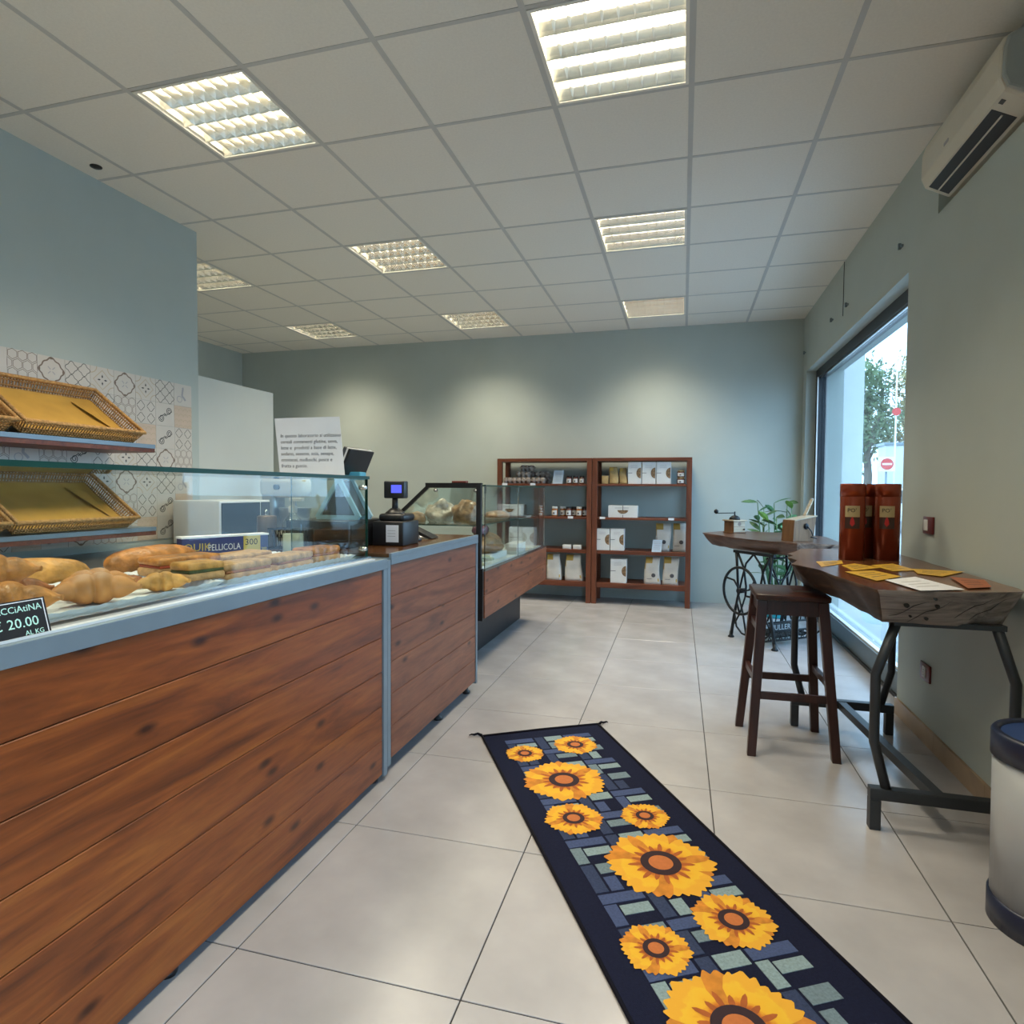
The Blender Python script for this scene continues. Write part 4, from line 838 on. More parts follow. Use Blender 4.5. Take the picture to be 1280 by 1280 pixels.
MB().lathe([(.06, .055), (.10, .09), (.12, .22), (.122, .225)], (.09, 0, 0), 20).build('bowl', 'inox', mi); MB().lathe([(.02, 0), (.02, .03)], n=12, mx=Matrix.Translation((.0, -.085, .38)) @ Matrix.Rotation(PI/2, 4, 'X')).build('speed_knob', 'black', mi); MB().tube([(.09, 0, .31), (.09, 0, .16)], .012, 8).build('beater_shaft', 'inox', mi)
# ================================================================== AIR CONDITIONER
ac = thing('air_conditioner', 'cream wall mounted air conditioner under the ceiling corner', 'air conditioner', (1.25, 2.96, 2.54), world=True)
prof = [(1.25, 2.80), (1.09, 2.80), (1.058, 2.782), (1.046, 2.74), (1.044, 2.64), (1.062, 2.598), (1.16, 2.548), (1.25, 2.540)]
MB().prism(prof, 2.585, 3.335, fn=lambda p: (p[0], p[2], p[1])).build('body', 'cream', ac, bevel=.012); M['acside'] = mat('grey_plastic_side', (.36, .38, .36), .45, var=.02)
MB().prism([(x+(1.16-x)*.04, z+(2.67-z)*.06) for x, z in prof], 2.570, 2.588, fn=lambda p: (p[0], p[2], p[1])).build('end_cover', 'acside', ac, bevel=.008)
d_ = Vector((.098, 0, -.05)).normalized(); nn_ = Vector((-.05, 0, -.098)).normalized()
def strip(s0, s1, y0, y1, t0, t1): # on the sloping underside, s along slope from (1.062,2.598)
    o_ = Vector((1.062, 0, 2.598)); P_ = []
    for tt in (t0, t1):
        for s__, yy in ((s0, y0), (s1, y0), (s1, y1), (s0, y1)): q = o_+d_*s__+nn_*tt; P_.append((q.x, yy, q.z))
    return MB().hexa(P_)
strip(.008, .098, 2.70, 3.30, -.004, .0015).build('air_outlet', 'black', ac); strip(.048, .054, 2.71, 3.29, .0015, .006).build('louvre_flap', 'cream', ac); strip(.012, .028, 2.635, 2.66, 0, .002).build('sensor_window', 'dkgrey', ac)
MB().box((1.0425, 3.02, 2.655), (1.045, 3.065, 2.668)).build('badge', 'pgrey', ac)
# ================================================================== SWITCH, SOCKET
M['burgundy'] = mat('burgundy_plate', (.12, .012, .012), .35, var=.05)
def plate(px0, py0, px1, py1, name, label, cat, sock):
    a, c = onx(px0, py0, XR), onx(px1, py1, XR); y0, y1 = min(a.y, c.y), max(a.y, c.y); zc = (a.z+c.z)/2; yc = (y0+y1)/2; r = thing(name, label, cat, (XR, yc, zc))
    rbox((-.010, -.06, -.041), (0, .06, .041), .003).build('plate', 'burgundy', r); MB().box((-.014, -.005 if not sock else -.02, -.026), (-.009, .04 if not sock else .02, .026)).build('rocker' if not sock else 'insert', 'card', r, bevel=.002)
    if sock:
        for z in (-.012, 0, .012): MB().lathe([(.003, 0), (.003, .001)], n=8, mx=Matrix.Translation((-.015, 0, z)) @ Matrix.Rotation(PI/2, 4, 'Y')).build('pin_hole', 'black', r)
plate(1155, 645, 1170, 669, 'light_switch', 'burgundy light switch with white rocker above the tall table', 'switch', False); plate(1151, 826, 1166, 855, 'wall_socket', 'burgundy wall socket low on the wall under the tall table', 'socket', True)
# ================================================================== LIVE EDGE TABLE
def wood2(name, a, b, c, **k): return wood(name, a, b, c, **k)
M['slabtop'] = wood('varnished_slab_top', (.10, .034, .014), (.22, .085, .035), (.32, .14, .065), 'Y', .2, knots=False); M['bark'] = M['bark']
M['barkdark'] = wood('dark_bark_edge', (.015, .007, .004), (.06, .026, .012), (.17, .08, .035), 'Y', .6, knots=False, sc=1.6); M['endgrain'] = wood('grey_cracked_end_grain', (.05, .04, .035), (.30, .25, .225), (.52, .45, .40), 'X', .75, knots=True, sc=1.5)
def resample(poly, n):
    P_ = [Vector((*p, 0)) for p in poly]; L_ = [(P_[(i+1) % len(P_)]-P_[i]).length for i in range(len(P_))]; tot = sum(L_); out = []; idx = []
    for k in range(n):
        d = tot*k/n; i = 0
        while d > L_[i]: d -= L_[i]; i += 1
        q = P_[i].lerp(P_[(i+1) % len(P_)], d/L_[i]); out.append((q.x, q.y)); idx.append(i)
    return out, idx
def live_slab(name, top, bot, z0, z1, parent, mats, endsegs, amp=.012, n=110, seed=0):
    T_, I_ = resample(top, n); B_, _ = [], 0
    # bottom follows the same parameter
    Lb = len(top); b = MB(); rings = 6
    Pt = [Vector((*p, 0)) for p in top]; Pb = [Vector((*p, 0)) for p in bot]; Ls = [(Pt[(i+1) % Lb]-Pt[i]).length for i in range(Lb)]; tot = sum(Ls)
    for r_ in range(rings+1):
        f = r_/rings
        for k in range(n):
            d = tot*k/n; i = 0
            while d > Ls[i]: d -= Ls[i]; i += 1
            t = d/Ls[i]; qt = Pt[i].lerp(Pt[(i+1) % Lb], t); qb = Pb[i].lerp(Pb[(i+1) % Lb], t); q = qb.lerp(qt, f)
            a = amp*(1 if 0 < r_ < rings else .5); z = z0+(z1-z0)*f
            off = Vector((mnoise.noise(Vector((q.x*7, q.y*7, z*9+seed))), mnoise.noise(Vector((q.x*7+30, q.y*7, z*9+seed))), 0))*a*2
            bul = (.5-abs(f-.5))*.02
            b.v.append((q.x+off.x, q.y+off.y, z+(0 if r_ == rings else .006*mnoise.noise(Vector((q.x*9, q.y*9, 5+seed))))))
            if r_ < rings: b.f.append((r_*n+k, r_*n+(k+1) % n, (r_+1)*n+(k+1) % n, (r_+1)*n+k)); b.m.append(2 if i in endsegs else 1); b.sm.append(True)
    b.f.append(tuple(reversed(range(n)))); b.m.append(1); b.sm.append(False); b.f.append(tuple(rings*n+k for k in range(n))); b.m.append(0); b.sm.append(False)
    return b.build(name, mats, parent)
TZ0, TZ1 = .742, .865
tb = thing('tall_table', 'tall table with thick live edge wooden slab on grey steel trestles', 'table', (.85, 2.95, 0), world=True)
topo = [(.625, 2.30), (.605, 2.46), (.571, 2.67), (.546, 2.85), (.47, 3.0), (.505, 3.09), (.527, 3.185), (.50, 3.28), (.55, 3.40), (.53, 3.48), (.60, 3.65), (.646, 3.82), (.87, 3.885), (1.10, 3.90), (1.105, 2.48), (1.085, 2.395), (.90, 2.33), (.756, 2.308)]
boto = [(.665, 2.37), (.66, 2.50), (.648, 2.70), (.635, 2.90), (.60, 3.05), (.59, 3.12), (.58, 3.22), (.575, 3.32), (.572, 3.42), (.575, 3.50), (.62, 3.66), (.66, 3.80), (.87, 3.86), (1.09, 3.87), (1.09, 2.55), (1.06, 2.47), (.90, 2.40), (.77, 2.385)]
sl = live_slab('slab', topo, boto, TZ0, TZ1, tb, ['slabtop', 'barkdark', 'endgrain'], (14, 15, 16, 17), .010, 150)
for x, z, s_ in ((.72, .815, .008), (.80, .842, .005), (.812, .815, .007), (.74, .775, .004), (.79, .768, .006)):
    MB().lathe([(0, -.006), (s_*.8, -.005), (s_, .008), (0, .009)], n=9, mx=Matrix.Translation((x, 2.298+(TZ1-z)/.123*.08+max(0, x-.756)*.15-.014, z)) @ Matrix.Rotation(PI/2, 4, 'X')).build('knot_hole', 'blackink', sl, off=tuple(tb.location))
for yy, xa, xb in ((2.42, .652, 1.095), (3.39, .547, 1.01)):
    t = MB(); t.box((xa, yy-.02, .108), (xb, yy+.02, .148)); t.build('foot_bar', 'leg', tb, bevel=.003)
    for x in (xa, xb-.036): MB().box((x, yy-.02, 0), (x+.036, yy+.02, .108)).build('foot', 'leg', tb, bevel=.003)
    xc = (xa+xb)/2
    for s_ in (-1, 1):
        hw = (xb-xa)/2; pts = [(xc+s_*(hw-.055), yy, .14), (xc+s_*(hw-.012), yy, .31), (xc+s_*(hw-.012), yy, .55), (xc+s_*(hw-.075), yy, .745)]
        MB().tube(pts, .0165, 10).build('bent_leg', 'leg', tb)
    MB().box((xa+.06, yy-.018, .728), (xb-.05, yy+.018, .746)).build('top_plate', 'leg', tb)
MB().beam((.873, 2.43, .128), (.778, 3.38, .128), .035, .035).build('long_bar', 'leg', tb)
for (x0, z0, x1, z1) in ((.68, .765, .79, .835), (.74, .755, .86, .83), (.86, .76, .98, .845), (.93, .765, 1.02, .84)):   # drying cracks in the cut face
    yf = lambda x, z: 2.298+(TZ1-z)/.123*.08+max(0, x-.756)*.19-.004
    pts = [(x0+(x1-x0)*t, 0, z0+(z1-z0)*t+.006*math.sin(t*9+x0*40)) for t in (0, .2, .4, .6, .8, 1)]
    MB().tube([(x, yf(x, z), z) for x, _, z in pts], [.0005, .0014, .0010, .0018, .0010, .0004], 5).build('drying_crack', 'blackink', sl, off=tuple(tb.location))
# things on it: tubes and sheets
M['tubebrown'] = mat('copper_brown_foil_tube', (.30, .062, .030), .24, .5, var=.08); M['lab'] = mat('cream_label', (.42, .34, .18), .6, var=.03); M['labdark'] = mat('dark_label_band', (.045, .018, .012), .5, var=.05); M['dropred'] = mat('red_drop', (.42, .01, .01), .4, var=0)
for k, (x, y, lab) in enumerate(((.787, 3.30, 'copper brown gift tube on tall table, nearer the sewing table'), (.945, 3.335, 'copper brown gift tube on tall table, nearer the light switch'), (.872, 3.425, 'copper brown gift tube standing behind the other two'))):
    r = thing('gift_tube', lab, 'tube', (x, y, TZ1+.001), math.atan2(-y, -x)+PI/2, 'copper gift tubes on the tall table'); rr = .055; h_ = .362
    MB().lathe([(rr, 0), (rr, h_-.004), (rr-.002, h_), (0, h_)], n=36).build('body', 'tubebrown', r); MB().lathe([(rr+.0012, h_-.06), (rr+.0012, h_-.002), (rr-.001, h_+.001), (0, h_+.001)], n=36).build('cap', 'tubebrown', r)
    def wrap(z0, z1, hw, R__, m, nm):
        b = MB()
        for q in range(10):
            a0, a1 = -PI/2-hw+2*hw*q/10, -PI/2-hw+2*hw*(q+1)/10; b.quad([(R__*math.cos(a0), R__*math.sin(a0), z0), (R__*math.cos(a1), R__*math.sin(a1), z0), (R__*math.cos(a1), R__*math.sin(a1), z1), (R__*math.cos(a0), R__*math.sin(a0), z1)])
        return b.build(nm, m, r)
    pl_ = wrap(.205, .258, .58, rr+.0008, 'lab', 'paper_label'); db_ = wrap(.150, .203, .58, rr+.0008, 'labdark', 'dark_band')
    lettering("PO'", .026, 'blackink', pl_, frame_mx((-.022, -rr-.0016, .228), (1, 0, 0), (0, 0, 1)))
    MB().prism([(-.010, .172), (0, .160), (.010, .172), (.008, .190), (0, .208), (-.008, .190)], -rr-.0022, -rr-.0014, fn=lambda p: (p[0], p[2], p[1])).build('red_drop', 'dropred', db_)
M['yelpap'] = mat('yellow_leaflet', (.62, .36, .03), .5, var=.15, vscale=14); M['orangepap'] = mat('orange_red_leaflet', (.36, .10, .035), .5, var=.12, vscale=14)
SH = [('leaflet', 'yelpap', [(1020, 702), (1052, 700.5), (1054, 704.5), (1027, 708.6)], 'yellow leaflet at the bark edge next to the tubes', 'yellow leaflets on the tall table'),
      ('leaflet', 'yelpap', [(1052, 706.5), (1068, 704.5), (1102.5, 709.5), (1066, 713.5)], 'yellow leaflet lying directly before the gift tubes', 'yellow leaflets on the tall table'),
      ('leaflet', 'yelpap', [(1089, 706.5), (1116, 704.5), (1147, 713), (1116, 714)], 'yellow leaflet by the foot of the tube near the switch', 'yellow leaflets on the tall table'),
      ('leaflet', 'yelpap', [(1140, 711), (1206, 714.6), (1178, 720.6), (1147, 717)], 'yellow leaflet close to the wall beneath the light switch', 'yellow leaflets on the tall table'),
      ('leaflet', 'yelpap', [(1056, 714.6), (1092, 713), (1127, 720.6), (1096, 726)], 'yellow leaflet between the tubes and the white sheet', 'yellow leaflets on the tall table'),
      ('paper_sheet', 'paper', [(1106, 725), (1144, 721), (1206, 737), (1151, 738.5)], 'white printed sheet at the cut edge of the tall table', None),
      ('leaflet', 'orangepap', [(1187, 721), (1231, 725), (1240, 734), (1210, 735.5)], 'orange red leaflet beside the white sheet on the tall table', None)]
for k, (nm, m, pts, lab, grp) in enumerate(SH):
    z = TZ1+.0012+.0006*k; q = [onz(x, y, z) for x, y in pts]; c = sum(q, Vector())/4; b = MB(); b.hexa([(p.x-c.x, p.y-c.y, 0) for p in q]+[(p.x-c.x, p.y-c.y, .0005) for p in q])
    r = thing(nm, lab, 'paper', (c.x, c.y, z), group=grp); b.build('sheet', m, r)
    qq = [p-c for p in q]
    for f in (.3, .5, .7):
        a, d = qq[0].lerp(qq[3], f), qq[1].lerp(qq[2], f); a, d = a.lerp(d, .2), a.lerp(d, .75); MB().beam((a.x, a.y, .0007), (d.x, d.y, .0007), .006, .0004).build('print_line', 'ink' if m != 'paper' else 'pgrey', r)
# ================================================================== STOOL
st = thing('bar_stool', 'dark mahogany bar stool with handle slot tucked at the tall table', 'stool', (.481, 3.133, 0), world=True); SZT = .728
feet = {(-1, -1): (.315, 2.945), (-1, 1): (.292, 3.30), (1, -1): (.668, 2.965), (1, 1): (.648, 3.327)}; cx_, cy_ = .481, 3.133
tops = {k: (cx_+k[0]*.125, cy_+k[1]*.135) for k in feet}
rbox((cx_-.155, cy_-.165, SZT-.028), (cx_+.155, cy_+.165, SZT), .006).build('seat', 'stool', st)
MB().box((cx_+.02, cy_-.05, SZT-.001), (cx_+.095, cy_-.022, SZT+.0006)).build('handle_slot', 'blackink', st)
def atz(k, z): f = z/(SZT-.028); return Vector((feet[k][0]+(tops[k][0]-feet[k][0])*f, feet[k][1]+(tops[k][1]-feet[k][1])*f, z))
for k in feet:
    a, c = atz(k, 0), atz(k, SZT-.028); w_ = .0185; MB().hexa([(a.x-w_, a.y-w_, 0), (a.x+w_, a.y-w_, 0), (a.x+w_, a.y+w_, 0), (a.x-w_, a.y+w_, 0), (c.x-w_-.003, c.y-w_-.003, c.z), (c.x+w_+.003, c.y-w_-.003, c.z), (c.x+w_+.003, c.y+w_+.003, c.z), (c.x-w_-.003, c.y+w_+.003, c.z)]).build('leg', 'stool', st, bevel=.003)
for (k1, k2, z) in (((-1, -1), (1, -1), .27), ((-1, 1), (1, 1), .27), ((-1, -1), (-1, 1), .33), ((1, -1), (1, 1), .33), ((-1, -1), (-1, 1), .56)): MB().beam(atz(k1, z), atz(k2, z), .018, .032).build('stretcher', 'stool', st)
for (k1, k2) in (((-1, -1), (1, -1)), ((-1, 1), (1, 1)), ((-1, -1), (-1, 1)), ((1, -1), (1, 1))): MB().beam(atz(k1, SZT-.062), atz(k2, SZT-.062), .018, .065).build('apron', 'stool', st)
# ================================================================== SEWING MACHINE TABLE
sw = thing('sewing_table', 'side table of live edge slab on old cast iron sewing machine base', 'table', (.397, 5.316, 0), math.atan2(.6, .8)); D_ = .47; LX = .52
def side_frame(x, nm):
    b = MB(); t_ = .011
    for s_ in (0, 1):
        f = (lambda y: -y) if s_ == 0 else (lambda y: -(D_-y))
        b.tube([(x, f(0), .012), (x, f(.035), .20), (x, f(.075), .36), (x, f(.06), .55), (x, f(.045), .70)], [.014, .011, .010, .010, .012], 8)
        b.tube([(x, f(.035), .20), (x, f(.06), .10), (x, f(.12), .055), (x, f(.20), .05)], .008, 6)
        b.tube([(x, f(.06), .70), (x, f(.13), .58), (x, f(.16), .44), (x, f(.155), .36)], .009, 6); b.tube([(x, f(.235), .70), (x, f(.155), .62), (x, f(.115), .50), (x, f(.075), .36)], .008, 6)
        b.tube([(x, f(.075), .36), (x, f(.13), .22), (x, f(.17), .05)], .008, 6); b.tube([(x, f(.155), .36), (x, f(.10), .22), (x, f(.04), .12)], .007, 6)
        b.lathe([(.024, 0), (.026, .008), (.016, .018), (.012, .05)], (x, f(0), 0), 10)
    b.tube([(x, -.155, .36), (x, -D_+.155, .36)], .008, 6); b.tube([(x, -.17, .05), (x, -D_+.17, .05)], .009, 6)
    b.box((x-.012, -D_+.02, .695), (x+.012, -.02, .716)); b.build(nm, 'iron', sw)
side_frame(0, 'side_frame'); side_frame(LX, 'side_frame')
ym = -D_+.10
br = MB()
for z in (.045, .115, .185, .68): br.tube([(0, ym, z), (LX, ym, z)], .008, 6)
for q in range(2):
    x0 = .02+q*.25; br.tube([(x0, ym, .68), (x0+.12, ym, .45), (x0+.24, ym, .20)], .007, 6); br.tube([(x0+.24, ym, .68), (x0+.12, ym, .45), (x0, ym, .20)], .007, 6)
    br.tube([(x0, ym, .68)]+[(x0+.12-.12*math.cos(PI*k/10), ym, .68-.17*math.sin(PI*k/10)) for k in range(1, 10)]+[(x0+.24, ym, .68)], .006, 6)
    for k in range(4): br.tube([(x0+.03+.05*k, ym, .19), (x0+.055+.05*k, ym, .33), (x0+.09+.02*k, ym, .45)], .005, 5)
for k in range(9): br.tube([(.03+.055*k, ym, .048), (.06+.055*k, ym, .112)], .004, 5); br.tube([(.06+.055*k, ym, .048), (.03+.055*k, ym, .112)], .004, 5)
br.build('cross_brace', 'iron', sw); MB().box((.02, ym-.011, .122), (.32, ym-.006, .178)).build('name_plate', 'iron', sw); M['ironlite'] = mat('worn_grey_letters', (.30, .34, .36), .6, var=0)
lettering('MULLER', .058, 'ironlite', sw, frame_mx((.035, ym-.0115, .130), (1, 0, 0), (0, 0, 1)))
tr_ = MB(); tr_.box((.10, -.36, .062), (.42, -.345, .072)).box((.10, -.13, .062), (.42, -.115, .072)).box((.10, -.36, .062), (.112, -.115, .072)).box((.408, -.36, .062), (.42, -.115, .072))
for k in range(8):
    x = .12+.036*k; tr_.tube([(x, -.355, .067), (x+.035, -.12, .067)], .005, 5); tr_.tube([(x+.035, -.355, .067), (x, -.12, .067)], .005, 5)
tr_.tube([(0, -.235, .067), (LX, -.235, .067)], .008, 6); tr_.build('treadle', 'iron', sw)
wh = MB(); wc = (-.035, -.13, .40); R0 = .185
wh.tube([(wc[0], wc[1]+R0*math.cos(2*PI*k/40), wc[2]+R0*math.sin(2*PI*k/40)) for k in range(40)], .011, 8, closed=True)
for k in range(3):
    a = 2*PI*k/3+.5; wh.tube([(wc[0], wc[1], wc[2]), (wc[0], wc[1]+R0*.55*math.cos(a+.35), wc[2]+R0*.55*math.sin(a+.35)), (wc[0], wc[1]+R0*math.cos(a), wc[2]+R0*math.sin(a))], .008, 6)
wh.tube([(wc[0]-.02, wc[1], wc[2]), (.012, wc[1], wc[2])], .02, 10); wh.build('flywheel', 'iron', sw)
M['slab2'] = wood('dark_slab_top', (.06, .025, .014), (.13, .06, .035), (.21, .11, .07), 'Y', .3, knots=False)
inv = Matrix.Rotation(-math.atan2(.6, .8), 4, 'Z') @ Matrix.Translation((-.397, -5.316, 0))
def loc2(pts): return [tuple((inv @ Vector((*p, 0)))[:2]) for p in pts]
live_slab('slab', loc2([(.17, 5.78), (.36, 5.36), (.48, 5.12), (.62, 4.96), (.80, 4.86), (1.12, 4.76), (1.14, 5.60), (.95, 5.98), (.62, 6.12), (.34, 6.06)]), loc2([(.26, 5.74), (.40, 5.42), (.51, 5.20), (.64, 5.02), (.80, 4.90), (1.11, 4.80), (1.13, 5.56), (.94, 5.94), (.62, 6.07), (.38, 6.00)]), .716, .818, sw, ['slab2', 'slab2', 'endgrain'], (4,), .012, 110, 7)
SWZ = .8185
# coffee grinder
M['oldwood'] = wood('warm_old_wood', (.13, .055, .018), (.23, .11, .04), (.31, .16, .06), 'Z', .5, knots=False); M['palewood'] = wood('pale_cream_wood', (.42, .32, .20), (.55, .44, .30), (.62, .52, .38), 'X', .5, knots=False)
p = onz(918, 666, SWZ); cg = thing('coffee_grinder', 'antique box coffee grinder with crank on the sewing table', 'coffee grinder', (p.x, p.y, SWZ), math.radians(35))
MB().box((-.07, -.07, 0), (.07, .07, .012)).build('base', 'oldwood', cg, bevel=.003); MB().box((-.062, -.062, .012), (.062, .062, .105)).build('body', 'oldwood', cg); MB().box((-.075, -.075, .105), (.075, .075, .117)).build('top_board', 'palewood', cg, bevel=.003)
dr_ = MB().box((-.060, -.0655, .014), (.060, -.0622, .055)).build('drawer', 'palewood', cg); MB().box((-.060, -.0645, .058), (.060, -.0622, .104)).build('front_panel', 'palewood', cg); MB().lathe([(.006, 0), (.008, .012), (0, .016)], n=10, mx=Matrix.Translation((.045, -.065, .034)) @ Matrix.Rotation(PI/2, 4, 'X')).build('knob', 'iron', dr_)
MB().lathe([(.018, 0), (.018, .001)], n=16, mx=Matrix.Translation((0, -.0646, .082)) @ Matrix.Rotation(PI/2, 4, 'X')).build('oval_badge', 'pbrown', cg)
MB().lathe([(.048, .117), (.044, .135), (.025, .152), (.01, .156)], n=18).build('dome', 'iron', cg); MB().tube([(0, 0, .15), (0, 0, .19)], .006, 8).tube([(0, 0, .178), (-.13, .09, .172)], .0045, 6).build('crank', 'iron', cg)
MB().lathe([(.004, .168), (.018, .178), (.020, .195), (.008, .208), (0, .21)], (-.13, .09, 0), 12).build('crank_knob', 'iron', cg)
# tilted wooden mill box
p = onz(997, 676, SWZ); mb_ = thing('wooden_mill_box', 'tilted wooden box with crank and raised lid on the sewing table', 'wooden box', (p.x, p.y, SWZ), math.radians(28)); mb_.scale = (.72, .72, .78)
MB().hexa([(-.11, -.09, 0), (.12, -.09, 0), (.12, .09, 0), (-.11, .09, 0), (-.095, -.085, .195), (.15, -.085, .235), (.15, .085, .235), (-.095, .085, .195)]).build('body', 'oldwood', mb_, bevel=.003); MB().hexa([(-.105, -.095, .196), (.158, -.095, .238), (.158, .095, .238), (-.105, .095, .196), (-.107, -.095, .204), (.156, -.095, .247), (.156, .095, .247), (-.107, .095, .204)]).build('top_board', 'palewood', mb_)
MB().hexa([(-.125, -.095, 0), (-.11, -.095, 0), (-.11, .095, 0), (-.125, .095, 0), (-.112, -.092, .20), (-.097, -.092, .20), (-.097, .092, .20), (-.112, .092, .20)]).build('side_board', 'oldwood', mb_)
MB().beam((.12, .06, .235), (.235, .09, .40), .035, .012).build('raised_arm', 'palewood', mb_); MB().lathe([(.012, 0), (.012, .012)], (.237, .09, .398), 10).build('arm_tip', 'paper', mb_)
MB().lathe([(.03, 0), (.026, .010), (.01, .018)], n=14, mx=Matrix.Translation((.03, -.089, .145)) @ Matrix.Rotation(PI/2, 4, 'X')).build('crank_boss', 'iron', mb_); MB().tube([(.03, -.105, .145), (.075, -.112, .10), (.09, -.115, .055)], .006, 8).tube([(.07, -.115, .045), (.135, -.12, .03)], .006, 8).build('crank', 'iron', mb_)
# potted plant on the floor behind the sewing table
pp = onz(976, 779, 0); pt = thing('potted_plant', 'tall leafy plant in turquoise pot behind the sewing table', 'plant', (.86, 6.30, 0)); M['cyanpot'] = mat('turquoise_pot', (.03, .42, .50), .4, var=.03); M['soil'] = mat('potting_soil', (.03, .02, .015), .9, var=.3); M['pleaf'] = mat('green_plant_leaf', (.07, .17, .07), .4, var=.3, vscale=20); M['pleaf2'] = mat('light_green_leaf', (.16, .30, .05), .4, var=.3, vscale=20)
MB().lathe([(.10, 0), (.105, .01), (.14, .20), (.15, .205), (.15, .225), (.138, .225), (.13, .20), (.0, .195)], n=24).build('pot', 'cyanpot', pt); MB().lathe([(.132, .205), (0, .207)], n=20).build('soil', 'soil', pt)
R2 = random.Random(5)
def leaf(b, p, d, l, w_):
    d = d.normalized(); s_ = d.cross(Vector((0, 0, 1)));
    if s_.length < .1: s_ = Vector((1, 0, 0))
    s_.normalize(); s_ = Matrix.Rotation(R2.uniform(-1.1, 1.1), 3, d) @ s_; u_ = s_.cross(d); pts = []
    for t, ww in ((0, .12), (.25, .8), (.5, 1), (.78, .7), (1, .05)):
        c = p+d*(l*t)-Vector((0, 0, 1))*(l*.22*t*t)+u_*0; pts.append((c-s_*(w_*ww/2)+u_*.004, c, c+s_*(w_*ww/2)+u_*.004))
    for a, c in zip(pts[:-1], pts[1:]):
        b.quad([a[0], a[1], c[1], c[0]], 0, True); b.quad([a[1], a[2], c[2], c[1]], 0, True)
ns = 0
for k in range(9):
    a = 2*PI*k/9; top = Vector((.20*math.cos(a)*R2.uniform(.4, 1)-.03, .16*math.sin(a)*R2.uniform(.4, 1)-.02, R2.uniform(.75, 1.10))); base = Vector((.04*math.cos(a), .04*math.sin(a), .20)); mid = base.lerp(top, .5)+Vector((.03*math.cos(a), .03*math.sin(a), .03))
    MB().tube([base, mid, top], [.009, .007, .004], 6).build('stem', 'pleaf', pt)
    for q in range(8):
        t = .25+.75*q/7; p_ = base.lerp(mid, t*2) if t < .5 else mid.lerp(top, t*2-1); aa = q*2.4+k; el = R2.uniform(.2, .9)
        lb = MB(); leaf(lb, p_, Vector((math.cos(aa), math.sin(aa)*.8, el)), R2.uniform(.14, .22), R2.uniform(.045, .065)); lb.build('leaf', 'pleaf2' if (q == 7 and k % 3 == 0) else 'pleaf', pt)
# ================================================================== BIN
bn = thing('waste_bin', 'white round waste bin with dark blue rim beside the table', 'bin', (.985, 1.98, 0)); M['navy'] = mat('dark_navy_plastic', (.012, .018, .045), .35, var=.08); M['binbody'] = mat('off_white_enamel', (.40, .42, .44), .35, .1, var=.03, vscale=6); M['binblue'] = mat('blue_inner_liner', (.02, .05, .16), .4, var=.05); Rb = .142
MB().lathe([(Rb-.006, .07), (Rb-.003, .465)], n=40).build('body', 'binbody', bn); MB().lathe([(Rb, 0), (Rb, .07), (Rb-.006, .074), (Rb-.02, .074), (Rb-.02, .01), (0, .01)], n=40).build('base_ring', 'navy', bn)
MB().lathe([(Rb-.004, .46), (Rb+.002, .462), (Rb+.002, .525), (Rb-.004, .533), (Rb-.016, .533), (Rb-.02, .52), (Rb-.02, .46)], n=40).build('rim', 'navy', bn); MB().lathe([(Rb-.021, .525), (Rb-.024, .12), (0, .12)], n=40).build('inner_bucket', 'binblue', bn)
# ================================================================== RUNNER RUG
t_ = Vector((.497, -.868, 0)).normalized(); w_v = Vector((.868, .497, 0)).normalized(); TL = Vector((-.91, 2.789, 0)); RL, RW = 2.45, .60
rg = thing('runner_rug', 'dark navy runner rug printed with yellow sunflowers over blue blocks', 'rug', TL, math.atan2(w_v.y, w_v.x))   # local x across, -y along
def navy_m(n, c): return mat(n, c, .95, var=.18, vscale=140, bump=.3, bscale=500, spec=.15)
M['rugnavy'] = navy_m('rug_navy_pile', (.007, .009, .026)); M['rugedge'] = navy_m('rug_black_binding', (.005, .005, .010)); M['rugblue'] = navy_m('rug_slate_blue', (.05, .07, .15)); M['rugblue2'] = navy_m('rug_mid_blue', (.03, .042, .088)); M['rugteal'] = navy_m('rug_pale_teal', (.19, .26, .28)); M['rugteal2'] = navy_m('rug_grey_teal', (.13, .18, .21))
b = MB(); b.hexa([(0, 0, 0), (RW, .015, 0), (RW, -RL, 0), (0, -RL, 0), (0, 0, .006), (RW, .015, .006), (RW, -RL, .006), (0, -RL, .006)]); b.f = [tuple(reversed(f)) for f in b.f]; b.build('pile', 'rugnavy', rg)
for x in (0, RW): MB().tube([(x, .0 if x == 0 else .015, .006), (x, -RL, .006)], .006, 6).build('binding', 'rugedge', rg)
MB().tube([(0, 0, .006), (RW*.5, .012, .007), (RW, .015, .006)], .007, 6).build('binding', 'rugedge', rg)
for x, s_ in ((0, -1), (RW, 1)): MB().tube([(x, .01, .006), (x+s_*.02, .018, .014), (x+s_*.035, .03, .006), (x+s_*.05, .022, .012), (x+s_*.06, .03, .005)], [.007, .006, .005, .004, .002], 6).build('tassel', 'rugedge', rg)
R3 = random.Random(11); IN0, IN1 = .085, RW-.085
blk = {k: MB() for k in ('rugblue', 'rugblue2', 'rugteal', 'rugteal2')}
cs = (IN1-IN0)/3; nrow = int((RL-.16)/cs)
